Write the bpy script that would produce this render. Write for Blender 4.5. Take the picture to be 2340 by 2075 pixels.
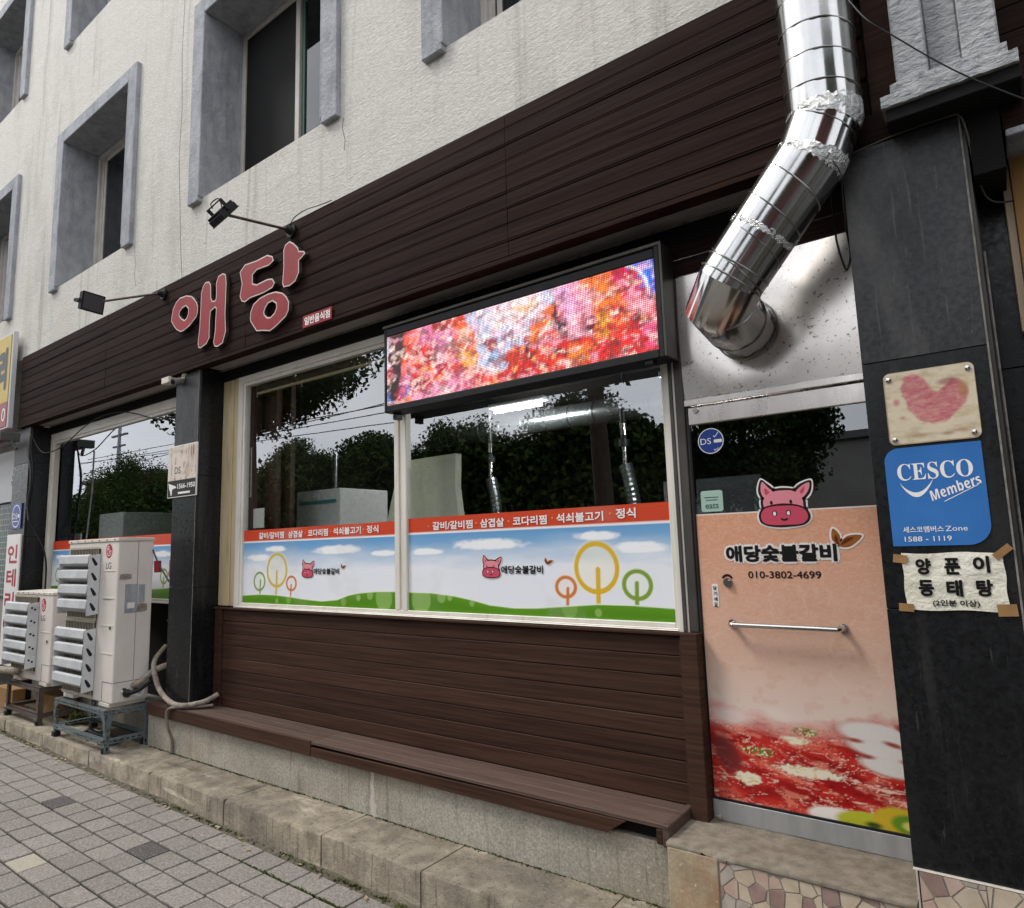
import bpy, math, random
import numpy as np
from mathutils import Vector, Matrix
from mathutils.geometry import tessellate_polygon
random.seed(7); RNG = np.random.default_rng(7)
R = math.radians
for o in list(bpy.data.objects): bpy.data.objects.remove(o)
S = bpy.context.scene
COL = S.collection

# ------------------------------------------------------------------ camera
def cam_setup():
    yaw, pit, roll = R(-36.386), R(7.679), R(-1.7566)
    f = np.array([math.sin(yaw)*math.cos(pit), math.cos(yaw)*math.cos(pit), math.sin(pit)])
    r = np.array([math.cos(yaw), -math.sin(yaw), 0]); u = np.cross(r, f)
    r, u = r*math.cos(roll)+u*math.sin(roll), -r*math.sin(roll)+u*math.cos(roll)
    cam = bpy.data.cameras.new('camera'); o = bpy.data.objects.new('camera', cam); COL.objects.link(o)
    m = Matrix(((r[0], u[0], -f[0], 0), (r[1], u[1], -f[1], -3.2), (r[2], u[2], -f[2], 1.75), (0, 0, 0, 1)))
    o.matrix_world = m
    cam.sensor_fit = 'HORIZONTAL'; cam.sensor_width = 36; cam.lens = 1531.57/2340*36
    cam.clip_start = .05; cam.clip_end = 2000
    S.camera = o
cam_setup()

# ------------------------------------------------------------------ light
S.view_settings.view_transform = 'Standard'
S.view_settings.look = 'None'
S.view_settings.exposure = 0.62
S.view_settings.gamma = 1
S.view_settings.use_curve_mapping = False
SUN_EL, SUN_AZ = 52, 238      # azimuth, degrees clockwise from +Y (building side)
w = bpy.data.worlds.new('World'); S.world = w; w.use_nodes = True
nt = w.node_tree; nt.nodes.clear()
wo = nt.nodes.new('ShaderNodeOutputWorld'); bg = nt.nodes.new('ShaderNodeBackground')
sky = nt.nodes.new('ShaderNodeTexSky'); sky.sky_type = 'NISHITA'; sky.sun_disc = False
sky.sun_elevation = R(SUN_EL); sky.sun_rotation = R(SUN_AZ); sky.dust_density = 4; sky.air_density = 1.2
tc = nt.nodes.new('ShaderNodeTexCoord'); mp = nt.nodes.new('ShaderNodeMapping'); mp.inputs['Scale'].default_value = (1.2, 1.2, 3.5)
cn = nt.nodes.new('ShaderNodeTexNoise'); cn.inputs['Scale'].default_value = 2.2; cn.inputs['Detail'].default_value = 6
cr = nt.nodes.new('ShaderNodeMapRange'); cr.inputs[1].default_value = .3; cr.inputs[2].default_value = .75
cr.inputs[3].default_value = 0; cr.inputs[4].default_value = 1
cc = nt.nodes.new('ShaderNodeMix'); cc.data_type = 'RGBA'
cc.inputs[6].default_value = (9.2, 9.6, 10.4, 1); cc.inputs[7].default_value = (13.5, 13.6, 13.8, 1)
mx = nt.nodes.new('ShaderNodeMix'); mx.data_type = 'RGBA'; mx.inputs[0].default_value = .86
L = nt.links
L.new(tc.outputs['Generated'], mp.inputs[0]); L.new(mp.outputs[0], cn.inputs['Vector']); L.new(cn.outputs[0], cr.inputs[0])
L.new(cr.outputs[0], cc.inputs[0]); L.new(sky.outputs[0], mx.inputs[6]); L.new(cc.outputs[2], mx.inputs[7])
L.new(mx.outputs[2], bg.inputs[0]); bg.inputs[1].default_value = .1; L.new(bg.outputs[0], wo.inputs[0])
sl = bpy.data.lights.new('sun', 'SUN'); sl.energy = 1.3; sl.angle = R(14); sl.color = (1, .965, .91)
so = bpy.data.objects.new('sun', sl); COL.objects.link(so); so.location = (-10, -20, 20)
_el, _az = R(SUN_EL), R(SUN_AZ)
_d = Vector((math.sin(_az)*math.cos(_el), math.cos(_az)*math.cos(_el), math.sin(_el)))   # towards the sun
so.rotation_euler = _d.to_track_quat('Z', 'Y').to_euler()

# ------------------------------------------------------------------ colour and materials
def lin(h):
    if isinstance(h, str): h = tuple(int(h[i:i+2], 16) for i in (0, 2, 4))
    return tuple((c/255/12.92) if c/255 <= .04045 else ((c/255+.055)/1.055)**2.4 for c in h)
def c4(h, k=1.0): return tuple(min(1, c*k) for c in lin(h))+(1,)
MATS = {}
def base(name):
    m = bpy.data.materials.new(name); m.use_nodes = True
    n = m.node_tree.nodes; b = n['Principled BSDF']
    MATS[name] = m
    return m, n, m.node_tree.links, b
def _noise(n, l, src, scale, stretch=(1, 1, 1), detail=5, rough=.55, dist=0):
    mp = n.new('ShaderNodeMapping'); mp.inputs['Scale'].default_value = stretch
    l.new(src, mp.inputs[0])
    t = n.new('ShaderNodeTexNoise'); t.inputs['Scale'].default_value = scale; t.inputs['Detail'].default_value = detail
    t.inputs['Roughness'].default_value = rough; t.inputs['Distortion'].default_value = dist
    l.new(mp.outputs[0], t.inputs['Vector']); return t.outputs[0]
def _range(n, l, src, a, b, c=0., d=1.):
    r = n.new('ShaderNodeMapRange'); r.inputs[1].default_value = a; r.inputs[2].default_value = b
    r.inputs[3].default_value = c; r.inputs[4].default_value = d; l.new(src, r.inputs[0]); return r.outputs[0]
def _mix(n, l, fac, a, b, mode='MIX'):
    m = n.new('ShaderNodeMix'); m.data_type = 'RGBA'; m.blend_type = mode
    for i, v in ((0, fac), (6, a), (7, b)):
        if isinstance(v, (tuple, float, int)): m.inputs[i].default_value = v
        else: l.new(v, m.inputs[i])
    return m.outputs[2]
def surf(name, c1, c2=None, scale=8, stretch=(1, 1, 1), detail=5, lo=.35, hi=.65, rough=.7, metal=0, layers=(), bump=None, objvar=0, spec=.3, coat=0, rvar=0, k=1):
    """layers: (colour, scale, stretch, lo, hi, strength) laid over as stains; bump: (strength, distance, scale, stretch)"""
    m, n, l, b = base(name)
    g = n.new('ShaderNodeNewGeometry').outputs['Position']
    if c2 is None: c2 = c1
    f = _range(n, l, _noise(n, l, g, scale, stretch, detail), lo, hi)
    c = _mix(n, l, f, c4(c1, k), c4(c2, k))
    if objvar:
        oi = n.new('ShaderNodeObjectInfo').outputs['Random']
        hs = n.new('ShaderNodeHueSaturation'); l.new(c, hs.inputs['Color'])
        l.new(_range(n, l, oi, 0, 1, 1-objvar, 1+objvar), hs.inputs['Value']); c = hs.outputs[0]
    for (lc, ls, lst, a, bb, s) in layers:
        ff = _range(n, l, _noise(n, l, g, ls, lst, 6, .6, .3), a, bb, 0, s)
        c = _mix(n, l, ff, c, c4(lc, k))
    l.new(c, b.inputs['Base Color'])
    b.inputs['Roughness'].default_value = rough; b.inputs['Metallic'].default_value = metal
    b.inputs['Specular IOR Level'].default_value = spec; b.inputs['Coat Weight'].default_value = coat
    if rvar: l.new(_range(n, l, _noise(n, l, g, scale*.7, stretch, 4), .3, .7, max(0, rough-rvar), rough+rvar), b.inputs['Roughness'])
    if bump:
        bs = bump if isinstance(bump[0], tuple) else (bump,)
        prev = None
        for (st, di, sc, stv) in bs:
            bn = n.new('ShaderNodeBump'); bn.inputs['Strength'].default_value = st; bn.inputs['Distance'].default_value = di
            l.new(_noise(n, l, g, sc, stv, 6, .6), bn.inputs['Height'])
            if prev: l.new(prev, bn.inputs['Normal'])
            prev = bn.outputs[0]
        l.new(prev, b.inputs['Normal'])
    return m
def emit(name, h, s):
    m, n, l, b = base(name); b.inputs['Base Color'].default_value = c4(h)
    b.inputs['Emission Color'].default_value = c4(h); b.inputs['Emission Strength'].default_value = s; return m
def glass(name, tint, refl=.16, edge=.75, rough=0, wave=.0):
    m, n, l, b = base(name); out = n['Material Output']; n.remove(b)
    tr = n.new('ShaderNodeBsdfTransparent'); tr.inputs[0].default_value = c4(tint)
    gl = n.new('ShaderNodeBsdfGlossy'); gl.inputs['Roughness'].default_value = rough; gl.inputs[0].default_value = (.93, .96, 1, 1)
    lw = n.new('ShaderNodeLayerWeight'); lw.inputs[0].default_value = .5
    pw = n.new('ShaderNodeMath'); pw.operation = 'POWER'; pw.inputs[1].default_value = 3; l.new(lw.outputs['Facing'], pw.inputs[0])
    f = _range(n, l, pw.outputs[0], 0, 1, refl, edge)
    if wave:
        g = n.new('ShaderNodeNewGeometry').outputs['Position']
        bn = n.new('ShaderNodeBump'); bn.inputs['Strength'].default_value = wave; bn.inputs['Distance'].default_value = .01
        l.new(_noise(n, l, g, 1.6, (1, 1, 1), 2), bn.inputs['Height']); l.new(bn.outputs[0], gl.inputs['Normal'])
    mxs = n.new('ShaderNodeMixShader'); l.new(f, mxs.inputs[0]); l.new(tr.outputs[0], mxs.inputs[1]); l.new(gl.outputs[0], mxs.inputs[2])
    l.new(mxs.outputs[0], out.inputs[0]); return m
def vcol(name, rough=.35, emission=0, spec=.5, gx=None, k=1.0, bump=0):
    m, n, l, b = base(name)
    a = n.new('ShaderNodeAttribute'); a.attribute_name = 'Col'; c = a.outputs['Color']
    b.inputs['Roughness'].default_value = rough; b.inputs['Specular IOR Level'].default_value = spec
    if gx:  # LED dots: pitch gx metres
        g = n.new('ShaderNodeNewGeometry').outputs['Position']; sx = n.new('ShaderNodeSeparateXYZ'); l.new(g, sx.inputs[0])
        fs = []
        for ax in ('X', 'Z'):
            md = n.new('ShaderNodeMath'); md.operation = 'PINGPONG'; md.inputs[1].default_value = gx/2; l.new(sx.outputs[ax], md.inputs[0])
            fs.append(_range(n, l, md.outputs[0], gx*.06, gx*.22, .12, 1))
        mu = n.new('ShaderNodeMath'); mu.operation = 'MULTIPLY'; l.new(fs[0], mu.inputs[0]); l.new(fs[1], mu.inputs[1])
        l.new(c, b.inputs['Emission Color']); b.inputs['Base Color'].default_value = (.01, .01, .01, 1)
        m2 = n.new('ShaderNodeMath'); m2.operation = 'MULTIPLY'; m2.inputs[1].default_value = emission; l.new(mu.outputs[0], m2.inputs[0])
        l.new(m2.outputs[0], b.inputs['Emission Strength'])
    else:
        l.new(c, b.inputs['Base Color'])
        if bump:
            g = n.new('ShaderNodeNewGeometry').outputs['Position']
            bn = n.new('ShaderNodeBump'); bn.inputs['Strength'].default_value = bump; bn.inputs['Distance'].default_value = .01
            l.new(_noise(n, l, g, 14, (1, 1, 1), 4), bn.inputs['Height']); l.new(bn.outputs[0], b.inputs['Normal'])
    return m

ST = (1, 1, 1)
surf('plaster', 'cbc8c0', 'dfdbd3', 30, (1, 1, 1.5), lo=.3, hi=.7, rough=.95, spec=.1,
     layers=(('a09c92', 1.3, (1.4, 1, .5), .52, .8, .5), ('85827b', 3.2, (2.8, 1, .16), .56, .78, .6), ('b9a58a', .9, (1, 1, 1), .6, .85, .3)),
     bump=((.5, .016, 42, (.75, 1, 1.5)), (.6, .008, 110, (.9, 1, 1.3)), (.25, .05, 5, (.6, 1, 1))))
surf('trim_concrete', '96999e', 'adafb3', 9, (1, 1, .6), rough=.9, layers=(('5b6069', 4, (2, 2, .3), .5, .8, .55), ('b9bcc0', 22, ST, .55, .75, .5)), bump=((.6, .02, 30, ST), (.3, .006, 120, ST)))
surf('column_concrete', 'b0b3b5', 'c6c8c8', 9, ST, rough=.95, layers=(('7b828c', 24, (1, 1, 1.6), .56, .7, .7), ('c7cacb', 40, ST, .6, .75, .6)), bump=((1, .03, 34, (.8, 1, 1.8)), (.5, .01, 110, ST)))
surf('brown_plank', '211612', '31221c', 3, (.6, 3, 22), rough=.72, objvar=.16, rvar=.08, spec=.06,
     layers=(('38261f', 5, (.5, 3, 26), .58, .75, .6), ('120a08', 2.3, (.5, 2, 12), .55, .75, .5), ('51443e', 30, (1, 1, .4), .7, .8, .3)), bump=((.25, .004, 40, (.15, 1, 6)),))
surf('brown_plank_low', '35241c', '483329', 3, (.5, 3, 22), rough=.66, spec=.12, objvar=.18, rvar=.1,
     layers=(('5a4031', 5, (.5, 3, 26), .58, .75, .5), ('241714', 2.3, (.5, 2, 12), .55, .75, .5), ('7a6a60', 40, (1, 1, .4), .72, .8, .3)), bump=((.3, .004, 40, (.15, 1, 6)),))
surf('brown_deck', '4c3b34', '5e4c44', 4, (.5, 18, 18), rough=.7, spec=.25, objvar=.1, rvar=.1,
     layers=(('6f6057', 7, (.6, 12, 12), .55, .75, .45), ('2e211e', 3, (.6, 6, 6), .55, .75, .45)), bump=((.3, .004, 40, (.15, 6, 6)),))
surf('dark_void', '0c0a0a', rough=.9)
surf('soffit_grey', '96908c', 'a49e9a', 6, (1, 3, 1), rough=.7)
surf('black_stone', '101112', '1b1c1e', 60, ST, lo=.4, hi=.6, rough=.33, objvar=.1, rvar=.12, spec=.32,
     layers=(('6a6863', 170, ST, .66, .72, .35), ('4d4b47', 2.2, (5, 5, .35), .56, .8, .55), ('3c3c3c', 1.6, (2.2, 2.2, .7), .52, .8, .5), ('6d6c66', 150, ST, .68, .74, .5), ('0c0d0e', 3, (1.2, 1.2, .6), .55, .8, .6), ('7c7a74', 9, (5, 5, .35), .64, .78, .35)), bump=((.12, .003, 60, ST),))
surf('black_stone_dusty', '2e2f31', '3d3e40', 50, ST, lo=.4, hi=.6, rough=.42, spec=.3,
     layers=(('6c6a66', 2.0, (2.5, 2.5, .6), .5, .75, .6), ('1c1d1f', 3, (2, 2, .8), .5, .7, .8), ('7d7a74', 9, (6, 6, .35), .6, .75, .5), ('96938c', 150, ST, .66, .72, .5)), bump=((.12, .003, 60, ST),))
surf('slab_joint', '0b0b0c', rough=.8)
surf('pale_edge', '8f8b84', '6a6761', 20, rough=.6)
surf('cream_paint', 'c6b28b', 'd6c5a0', 5, (1, 1, .3), rough=.5, layers=(('8d6f45', 5, (5, 5, .5), .55, .78, .7), ('5b4630', 40, ST, .7, .78, .6)), bump=((.15, .004, 20, ST),))
surf('white_frame', 'dad4c8', 'e6e1d7', 6, (1, 1, .4), rough=.35, layers=(('a3947a', 7, (3, 3, .4), .58, .8, .4),), spec=.5)
surf('upper_frame', 'b9b3ac', 'c6c1ba', 6, ST, rough=.4, layers=(('837a72', 6, (3, 3, .4), .55, .8, .45),))
surf('brushed_steel', 'efe8e2', 'f6f0ea', 5, ST, rough=.24, metal=.72, rvar=.05, layers=(('5b4b40', 62, ST, .61, .65, .8), ('6b5b50', 130, ST, .66, .7, .6), ('c2b8b2', 3, ST, .5, .8, .4)))
surf('steel_rail', 'd4ccc6', 'dfd8d2', 5, (3, 1, 1), rough=.30, metal=1, rvar=.07)
surf('steel_kick', 'a9abac', 'b8babb', 5, (3, 1, 1), rough=.35, metal=.5)
surf('chrome', 'cfccc8', rough=.14, metal=1)
surf('dark_metal', '1c1d20', '26272a', 10, rough=.45)
surf('dark_metal_grey', '4a4744', '57534f', 6, rough=.45, metal=.3)
surf('duct_steel', 'c9c9c6', 'bababa', 6, rough=.17, metal=1, rvar=.04, bump=((.07, .01, 7, (1, 1, .35)),))
surf('duct_tape', 'e4e4e2', 'c9c9c7', 10, rough=.22, metal=1, bump=((1, .02, 38, ST), (.8, .01, 95, ST)))
surf('duct_ridge', '8f8f8d', rough=.3, metal=1)
surf('granite_plinth', '9b968a', 'b3aea2', 70, ST, lo=.42, hi=.58, rough=.85,
     layers=(('6f6857', 90, ST, .6, .7, .6), ('77705f', 1.6, (1, 1, 1.5), .42, .72, .65), ('a08f68', 1.2, (1.5, 1, 2), .55, .8, .4), ('d8d4c8', 110, ST, .6, .66, .6), ('5d5749', 5, (6, 1, .4), .58, .75, .6), ('94713f', 1.1, (1.6, 1, 1), .6, .8, .5), ('cfcabb', 4, (5, 1, .5), .64, .72, .6)), bump=((.35, .006, 80, ST),))
surf('kerb_concrete', '7b7263', '9f9583', 9, ST, rough=.9,
     layers=(('57514a', 2.2, ST, .45, .7, .7), ('bdb5a6', 3.3, (.5, 2.5, 1), .58, .72, .8), ('968a68', 2.6, ST, .6, .8, .35), ('38332b', 9, (5, 5, .35), .54, .72, .7), ('453f33', 120, ST, .6, .68, .6), ('cfc6b6', 150, ST, .61, .68, .6), ('c3b9a6', 2.1, (.6, 2.2, 3), .6, .68, .7), ('3b3629', 1.1, (2, 6, 1), .6, .72, .6)), bump=((.8, .016, 24, ST), (.6, .006, 110, ST)))
surf('step_stone', '6f675a', '887f71', 20, ST, rough=.85, layers=(('4c463c', 3, ST, .5, .75, .6), ('a1978a', 60, ST, .62, .7, .6), ('3d382f', 90, ST, .6, .7, .5)), bump=((.5, .006, 60, ST),))
surf('rusty_render', '9a8b72', 'b0a086', 12, ST, rough=.9, layers=(('8a4a24', 4, (2, 1, .6), .50, .72, .7), ('cfc3a6', 45, ST, .62, .68, .7)), bump=((.4, .008, 50, ST),))
def tile(nm, a, b): surf(nm, a, b, 18, ST, rough=.45, layers=(('8d7f75', 30, ST, .6, .75, .4),))
tile('tile_brown', '8d736c', '9d857e'); tile('tile_beige', 'b5a48f', 'c4b5a0'); tile('tile_pink', 'b09789', 'c0a899'); tile('tile_grey', 'a3998f', 'b3a99f')
surf('grout', 'b9b1a6', 'c8c1b7', 30, rough=.8)
for nm, a, b in (('paver', '76716b', '948e87'), ('paver_dark', '4a4644', '575250'), ('paver_light', 'a39d8e', 'b3ac9c')):
    surf(nm, a, b, 75, ST, lo=.38, hi=.62, rough=.9, objvar=.11,
         layers=(('605b55', 160, ST, .58, .66, .65), ('c4bfb7', 110, ST, .59, .67, .6), ('6d675d', 1.7, ST, .5, .75, .4), ('3b3833', 12, ST, .73, .76, .8)), bump=((.5, .004, 150, ST),))
surf('paving_sand', '26221c', '352f27', 40, ST, rough=1, layers=(('3e4428', 3, ST, .52, .65, .8),), bump=((.6, .01, 60, ST),))
surf('mortar', '4f4a40', '666054', 30, ST, rough=1, layers=(('4b4636', 9, ST, .5, .65, .8),), bump=((.7, .01, 50, ST),))
surf('moss', '3c4021', '57602c', 20, rough=1)
surf('leaf_litter', '8a7a5c', 'b6a98a', 9, rough=.9)
surf('asphalt', '3b3b3c', '4a4a4a', 60, rough=.9)
surf('ac_casing', 'd8d0c8', 'e4dcd4', 3, ST, rough=.4, layers=(('a79c8c', 5, (3, 3, .5), .6, .8, .35),))
surf('ac_top', 'd8d1c4', rough=.4)
surf('louver_grey', 'b9bbbd', 'c9cbcc', 5, rough=.42, layers=(('7a7e85', 4, (.6, 1, 3), .55, .8, .4),))
surf('grille_dark', '3d3832', '5b554c', 40, rough=.7)
surf('grille_light', 'b0a794', rough=.5)
surf('slot_steel', '566063', '687275', 9, rough=.55, layers=(('3f2c22', 9, ST, .56, .66, .85),))
surf('rust_steel', '4c443f', '5d5550', 9, rough=.7, layers=(('5b3a26', 8, ST, .5, .66, .7),))
surf('hose_wrap', '857a6d', 'a59b8e', 25, (1, 1, 1), rough=.85, layers=(('5e5142', 12, ST, .5, .7, .6),), bump=((.8, .012, 45, ST),))
surf('grey_hose', '6f675e', '80776d', 20, rough=.6)
surf('grout_pale', 'b5aea4', 'c2bbb1', 30, rough=.8)
surf('pvc_white', 'e6e4e0', rough=.35)
surf('sign_red', '8c171c', '9c2228', 6, (1, 1, 1), rough=.4, layers=(('b04a48', 7, (6, 1, 1), .64, .7, .5), ('7c2a36', 2, ST, .5, .7, .5)))
surf('sign_rim', 'e6d3cb', 'd7bfb6', 15, rough=.5)
surf('sign_side', '5f5d50', '3d3c34', 9, (1, 1, 1), rough=.35, metal=.4)
surf('print_white', 'ece8e4', rough=.4); surf('ink_black', '151313', rough=.4); surf('ink_grey', '55565a', rough=.5); surf('ink_red', 'b0182c', rough=.4)
surf('ink_white', 'f2efee', rough=.4); surf('ink_orange', 'e2915a', rough=.4)
surf('cow_pink', 'e58f9b', rough=.4); surf('cow_muzzle', 'cd4e66', rough=.4); surf('cow_line', '2a1014', rough=.4)
surf('leaf_brown', '8a4a1c', 'a7662a', 30, rough=.4); surf('leaf_deep', '5d2614', rough=.4)
surf('cesco_blue', '2f6bb0', '3a77bb', 4, rough=.35, layers=(('4c86c4', 2, ST, .5, .8, .4),))
surf('badge_blue', '23408c', rough=.35); surf('mint', 'a6c4b6', rough=.4); surf('mint_ink', '3d5a50', rough=.5)
surf('paper', 'ddd8c4', 'e8e4d4', 7, rough=.8, bump=((.9, .02, 9, ST), (.3, .006, 30, ST)))
surf('mosaic_joint', '8a8279', '9a9289', 30, rough=.8)
surf('tape_brown', '94714a', 'a9855a', 8, rough=.3)
surf('plate_edge', 'b9a98c', '9a8a70', 12, rough=.5)
surf('sign_yellow', 'b79a26', 'c4a832', 3, rough=.4); surf('sign_maroon', '8c2226', rough=.4); surf('sign_frame', 'c9c9c9', rough=.4)
surf('awning_pink', '8e1540', 'a02050', 6, rough=.6)
surf('wood_raw', '9a7440', 'b38c55', 4, (3, 3, .3), rough=.6, layers=(('5f3f1c', 4, (5, 5, .3), .5, .7, .6),))
surf('wood_pale', 'b39d82', 'c3b095', 6, (3, 3, .4), rough=.7)
surf('cable_black', '101012', rough=.5); surf('cable_grey', '55534f', rough=.6)
surf('lamp_black', '141416', '1d1d20', 20, rough=.5); surf('pole_metal', '5a4a44', '77706b', 12, rough=.4, metal=.7)
surf('lamp_glass', '4b4d50', rough=.2)
surf('cctv_white', 'd7d2be', rough=.4); surf('cctv_grey', '7d7b76', rough=.4)
surf('card', '8c6a42', '9c7a50', 6, rough=.9)
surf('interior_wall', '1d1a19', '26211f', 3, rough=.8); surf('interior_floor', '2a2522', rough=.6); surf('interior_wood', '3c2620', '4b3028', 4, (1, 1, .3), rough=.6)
surf('fridge', 'f0f3f1', 'f5f7f6', 3, rough=.4); surf('fridge_side', '9ba3a1', rough=.4); surf('teal', '5a9a9c', rough=.5)
surf('cream_cloth', 'd5d6c2', 'dddfcc', 4, (4, 1, .5), rough=.9)
surf('screen_mesh', '141414', '191919', 50, rough=.85)
surf('green_sash', '3c5c4e', '486b5b', 3, rough=.3)
surf('leaf_green', '2b3a1a', '3f5226', 3, ST, rough=1, spec=.02); surf('leaf_far', '2a381b', '42552a', .5, ST, rough=1, spec=.02); surf('bark', '3e352c', '554a3e', 8, (3, 3, .5), rough=.9, bump=((.6, .02, 12, (3, 3, .5)),))
surf('far_wall', '8d8a86', '9a9792', 1, rough=.9); surf('far_roof', '6f6d6c', rough=.8); surf('far_red', '6a3a34', rough=.9)
surf('galvanised', '7f8486', '969b9c', 10, rough=.3, metal=.9)
emit('tube_light', 'ffffff', 170.0)
glass('shop_glass', 'f6faf8', .26, .8, wave=.02)
glass('door_glass', 'a8b0b0', .20, .75, wave=.02)
glass('upper_glass', '3a6a58', .08, .5)
glass('cover_glass', 'b9c0bf', .06, .5)
vcol('print_film', .3, bump=.0); vcol('led_pixels', .4, emission=1.2, gx=.0101); vcol('faded_plate', .5, bump=.3)

# ------------------------------------------------------------------ mesh helpers
class M:
    def __init__(s): s.v = []; s.f = []; s.mi = []; s.cur = 0
    def add(s, vs, fs):
        b = len(s.v); s.v += [tuple(map(float, q)) for q in vs]; s.f += [tuple(b+i for i in f) for f in fs]; s.mi += [s.cur]*len(fs); return s
    def m(s, i): s.cur = i; return s
    def box(s, x0, x1, y0, y1, z0, z1):
        x0, x1 = sorted((x0, x1)); y0, y1 = sorted((y0, y1)); z0, z1 = sorted((z0, z1))
        return s.add([(x0, y0, z0), (x1, y0, z0), (x1, y1, z0), (x0, y1, z0), (x0, y0, z1), (x1, y0, z1), (x1, y1, z1), (x0, y1, z1)],
                     [(0, 3, 2, 1), (4, 5, 6, 7), (0, 1, 5, 4), (1, 2, 6, 5), (2, 3, 7, 6), (3, 0, 4, 7)])
    def hexa(s, p):  # 8 points: bottom 4 ccw, top 4 ccw
        return s.add(p, [(0, 3, 2, 1), (4, 5, 6, 7), (0, 1, 5, 4), (1, 2, 6, 5), (2, 3, 7, 6), (3, 0, 4, 7)])
    def quad(s, *p): return s.add(p, [(0, 1, 2, 3)])
    def tube(s, pts, r, n=10, caps=True, rf=None):
        pts = [Vector(p) for p in pts]; k = len(pts)
        rs = r if isinstance(r, (list, tuple)) else [r]*k
        dirs = []
        for i in range(k):
            a = (pts[i]-pts[i-1]).normalized() if i else None; b = (pts[i+1]-pts[i]).normalized() if i < k-1 else None
            dirs.append((a or b) if (a is None or b is None) else (a+b).normalized())
        up = Vector((0, 0, 1)) if abs(dirs[0].z) < .9 else Vector((0, 1, 0))
        u = dirs[0].cross(up).normalized(); vs = []
        for i in range(k):
            if i:
                q = dirs[i-1].rotation_difference(dirs[i]); u = (q @ u).normalized()
            v = dirs[i].cross(u).normalized()
            sc = 1.0
            if 0 < i < k-1:
                sc = 1/max(.5, dirs[i].dot((pts[i+1]-pts[i]).normalized()))
                bend = ((pts[i+1]-pts[i]).normalized()-(pts[i]-pts[i-1]).normalized())
                bend = bend.normalized() if bend.length > 1e-5 else None
            for j in range(n):
                t = 2*math.pi*j/n; rr = rs[i]*(rf(t) if rf else 1)
                off = u*math.cos(t)*rr+v*math.sin(t)*rr
                if 0 < i < k-1 and bend is not None: off += bend*(off.dot(bend))*(sc-1)
                vs.append(pts[i]+off)
        fs = [(i*n+j, i*n+(j+1) % n, (i+1)*n+(j+1) % n, (i+1)*n+j) for i in range(k-1) for j in range(n)]
        if caps: fs += [tuple(range(n))[::-1], tuple((k-1)*n+j for j in range(n))]
        return s.add(vs, fs)
    def prism(s, outer, y0, y1, holes=(), mi_face=None, mi_side=None):
        """outline in X-Z, front at y0, back at y1"""
        rings = [list(outer)]+[list(h) for h in holes]
        tri = tessellate_polygon([[Vector((p[0], p[1], 0)) for p in r] for r in rings])
        flat = [p for r in rings for p in r]
        old = s.cur
        if mi_face is not None: s.cur = mi_face
        def ori(t):
            a, b, c = [flat[i] for i in t]
            return t if (b[0]-a[0])*(c[1]-a[1])-(b[1]-a[1])*(c[0]-a[0]) > 0 else (t[0], t[2], t[1])
        s.add([(p[0], y0, p[1]) for p in flat], [ori(t) for t in tri])
        if y1 is not None:
            if mi_side is not None: s.cur = mi_side
            s.add([(p[0], y1, p[1]) for p in flat], [ori(t)[::-1] for t in tri])
            for r in rings:
                k = len(r); s.add([(p[0], y0, p[1]) for p in r]+[(p[0], y1, p[1]) for p in r], [(i, (i+1) % k, k+(i+1) % k, k+i) for i in range(k)])
        s.cur = old; return s
ORG = {}
def mesh_obj(name, me, parent, mats, label=None):
    for x in (mats if isinstance(mats, (list, tuple)) else [mats]): me.materials.append(MATS[x])
    o = bpy.data.objects.new(name, me); COL.objects.link(o)
    if parent is not None: o.parent = parent
    if label: o['label'] = label
    return o
def build(name, mb, mats, parent=None, label=None, bevel=0, smooth=None, origin=None, seg=1, fix=True):
    org = ORG[parent.name] if parent is not None else Vector(origin or (0, 0, 0))
    if origin is not None: pos = Vector(origin)
    else: pos = org
    me = bpy.data.meshes.new(name)
    me.from_pydata([tuple(Vector(v)-pos) for v in mb.v], [], mb.f)
    me.polygons.foreach_set('material_index', mb.mi)
    if bevel or fix:
        import bmesh
        bm = bmesh.new(); bm.from_mesh(me)
        if fix: bmesh.ops.recalc_face_normals(bm, faces=bm.faces)
        if bevel: bmesh.ops.bevel(bm, geom=[e for e in bm.edges if len(e.link_faces) == 2 and e.calc_face_angle(0) > .6], offset=bevel, segments=seg, affect='EDGES', profile=.5)
        bm.to_mesh(me); bm.free()
    if smooth is not None:
        me.polygons.foreach_set('use_smooth', [True]*len(me.polygons)); me.set_sharp_from_angle(angle=R(smooth))
    me.update()
    o = mesh_obj(name, me, parent, mats, label)
    o.location = pos-(org if parent is not None else Vector((0, 0, 0)))
    ORG[o.name] = pos
    return o
def empty(name, loc, label, cat, group=None):
    o = bpy.data.objects.new(name, None); COL.objects.link(o); o.location = loc; o['label'] = label; o['category'] = cat
    o.empty_display_size = .1
    if group: o['group'] = group
    ORG[o.name] = Vector(loc); return o
def thing(o, label, cat, group=None):
    o['label'] = label; o['category'] = cat
    if group: o['group'] = group
    return o
def cr(pts, n=6):  # smooth closed outline
    out = []; k = len(pts)
    for i in range(k):
        p0, p1, p2, p3 = (np.array(pts[(i+j-1) % k], float) for j in range(4))
        for t in np.linspace(0, 1, n, endpoint=False):
            out.append(tuple(.5*((2*p1)+(-p0+p2)*t+(2*p0-5*p1+4*p2-p3)*t*t+(-p0+3*p1-3*p2+p3)*t**3)))
    return out
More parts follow.
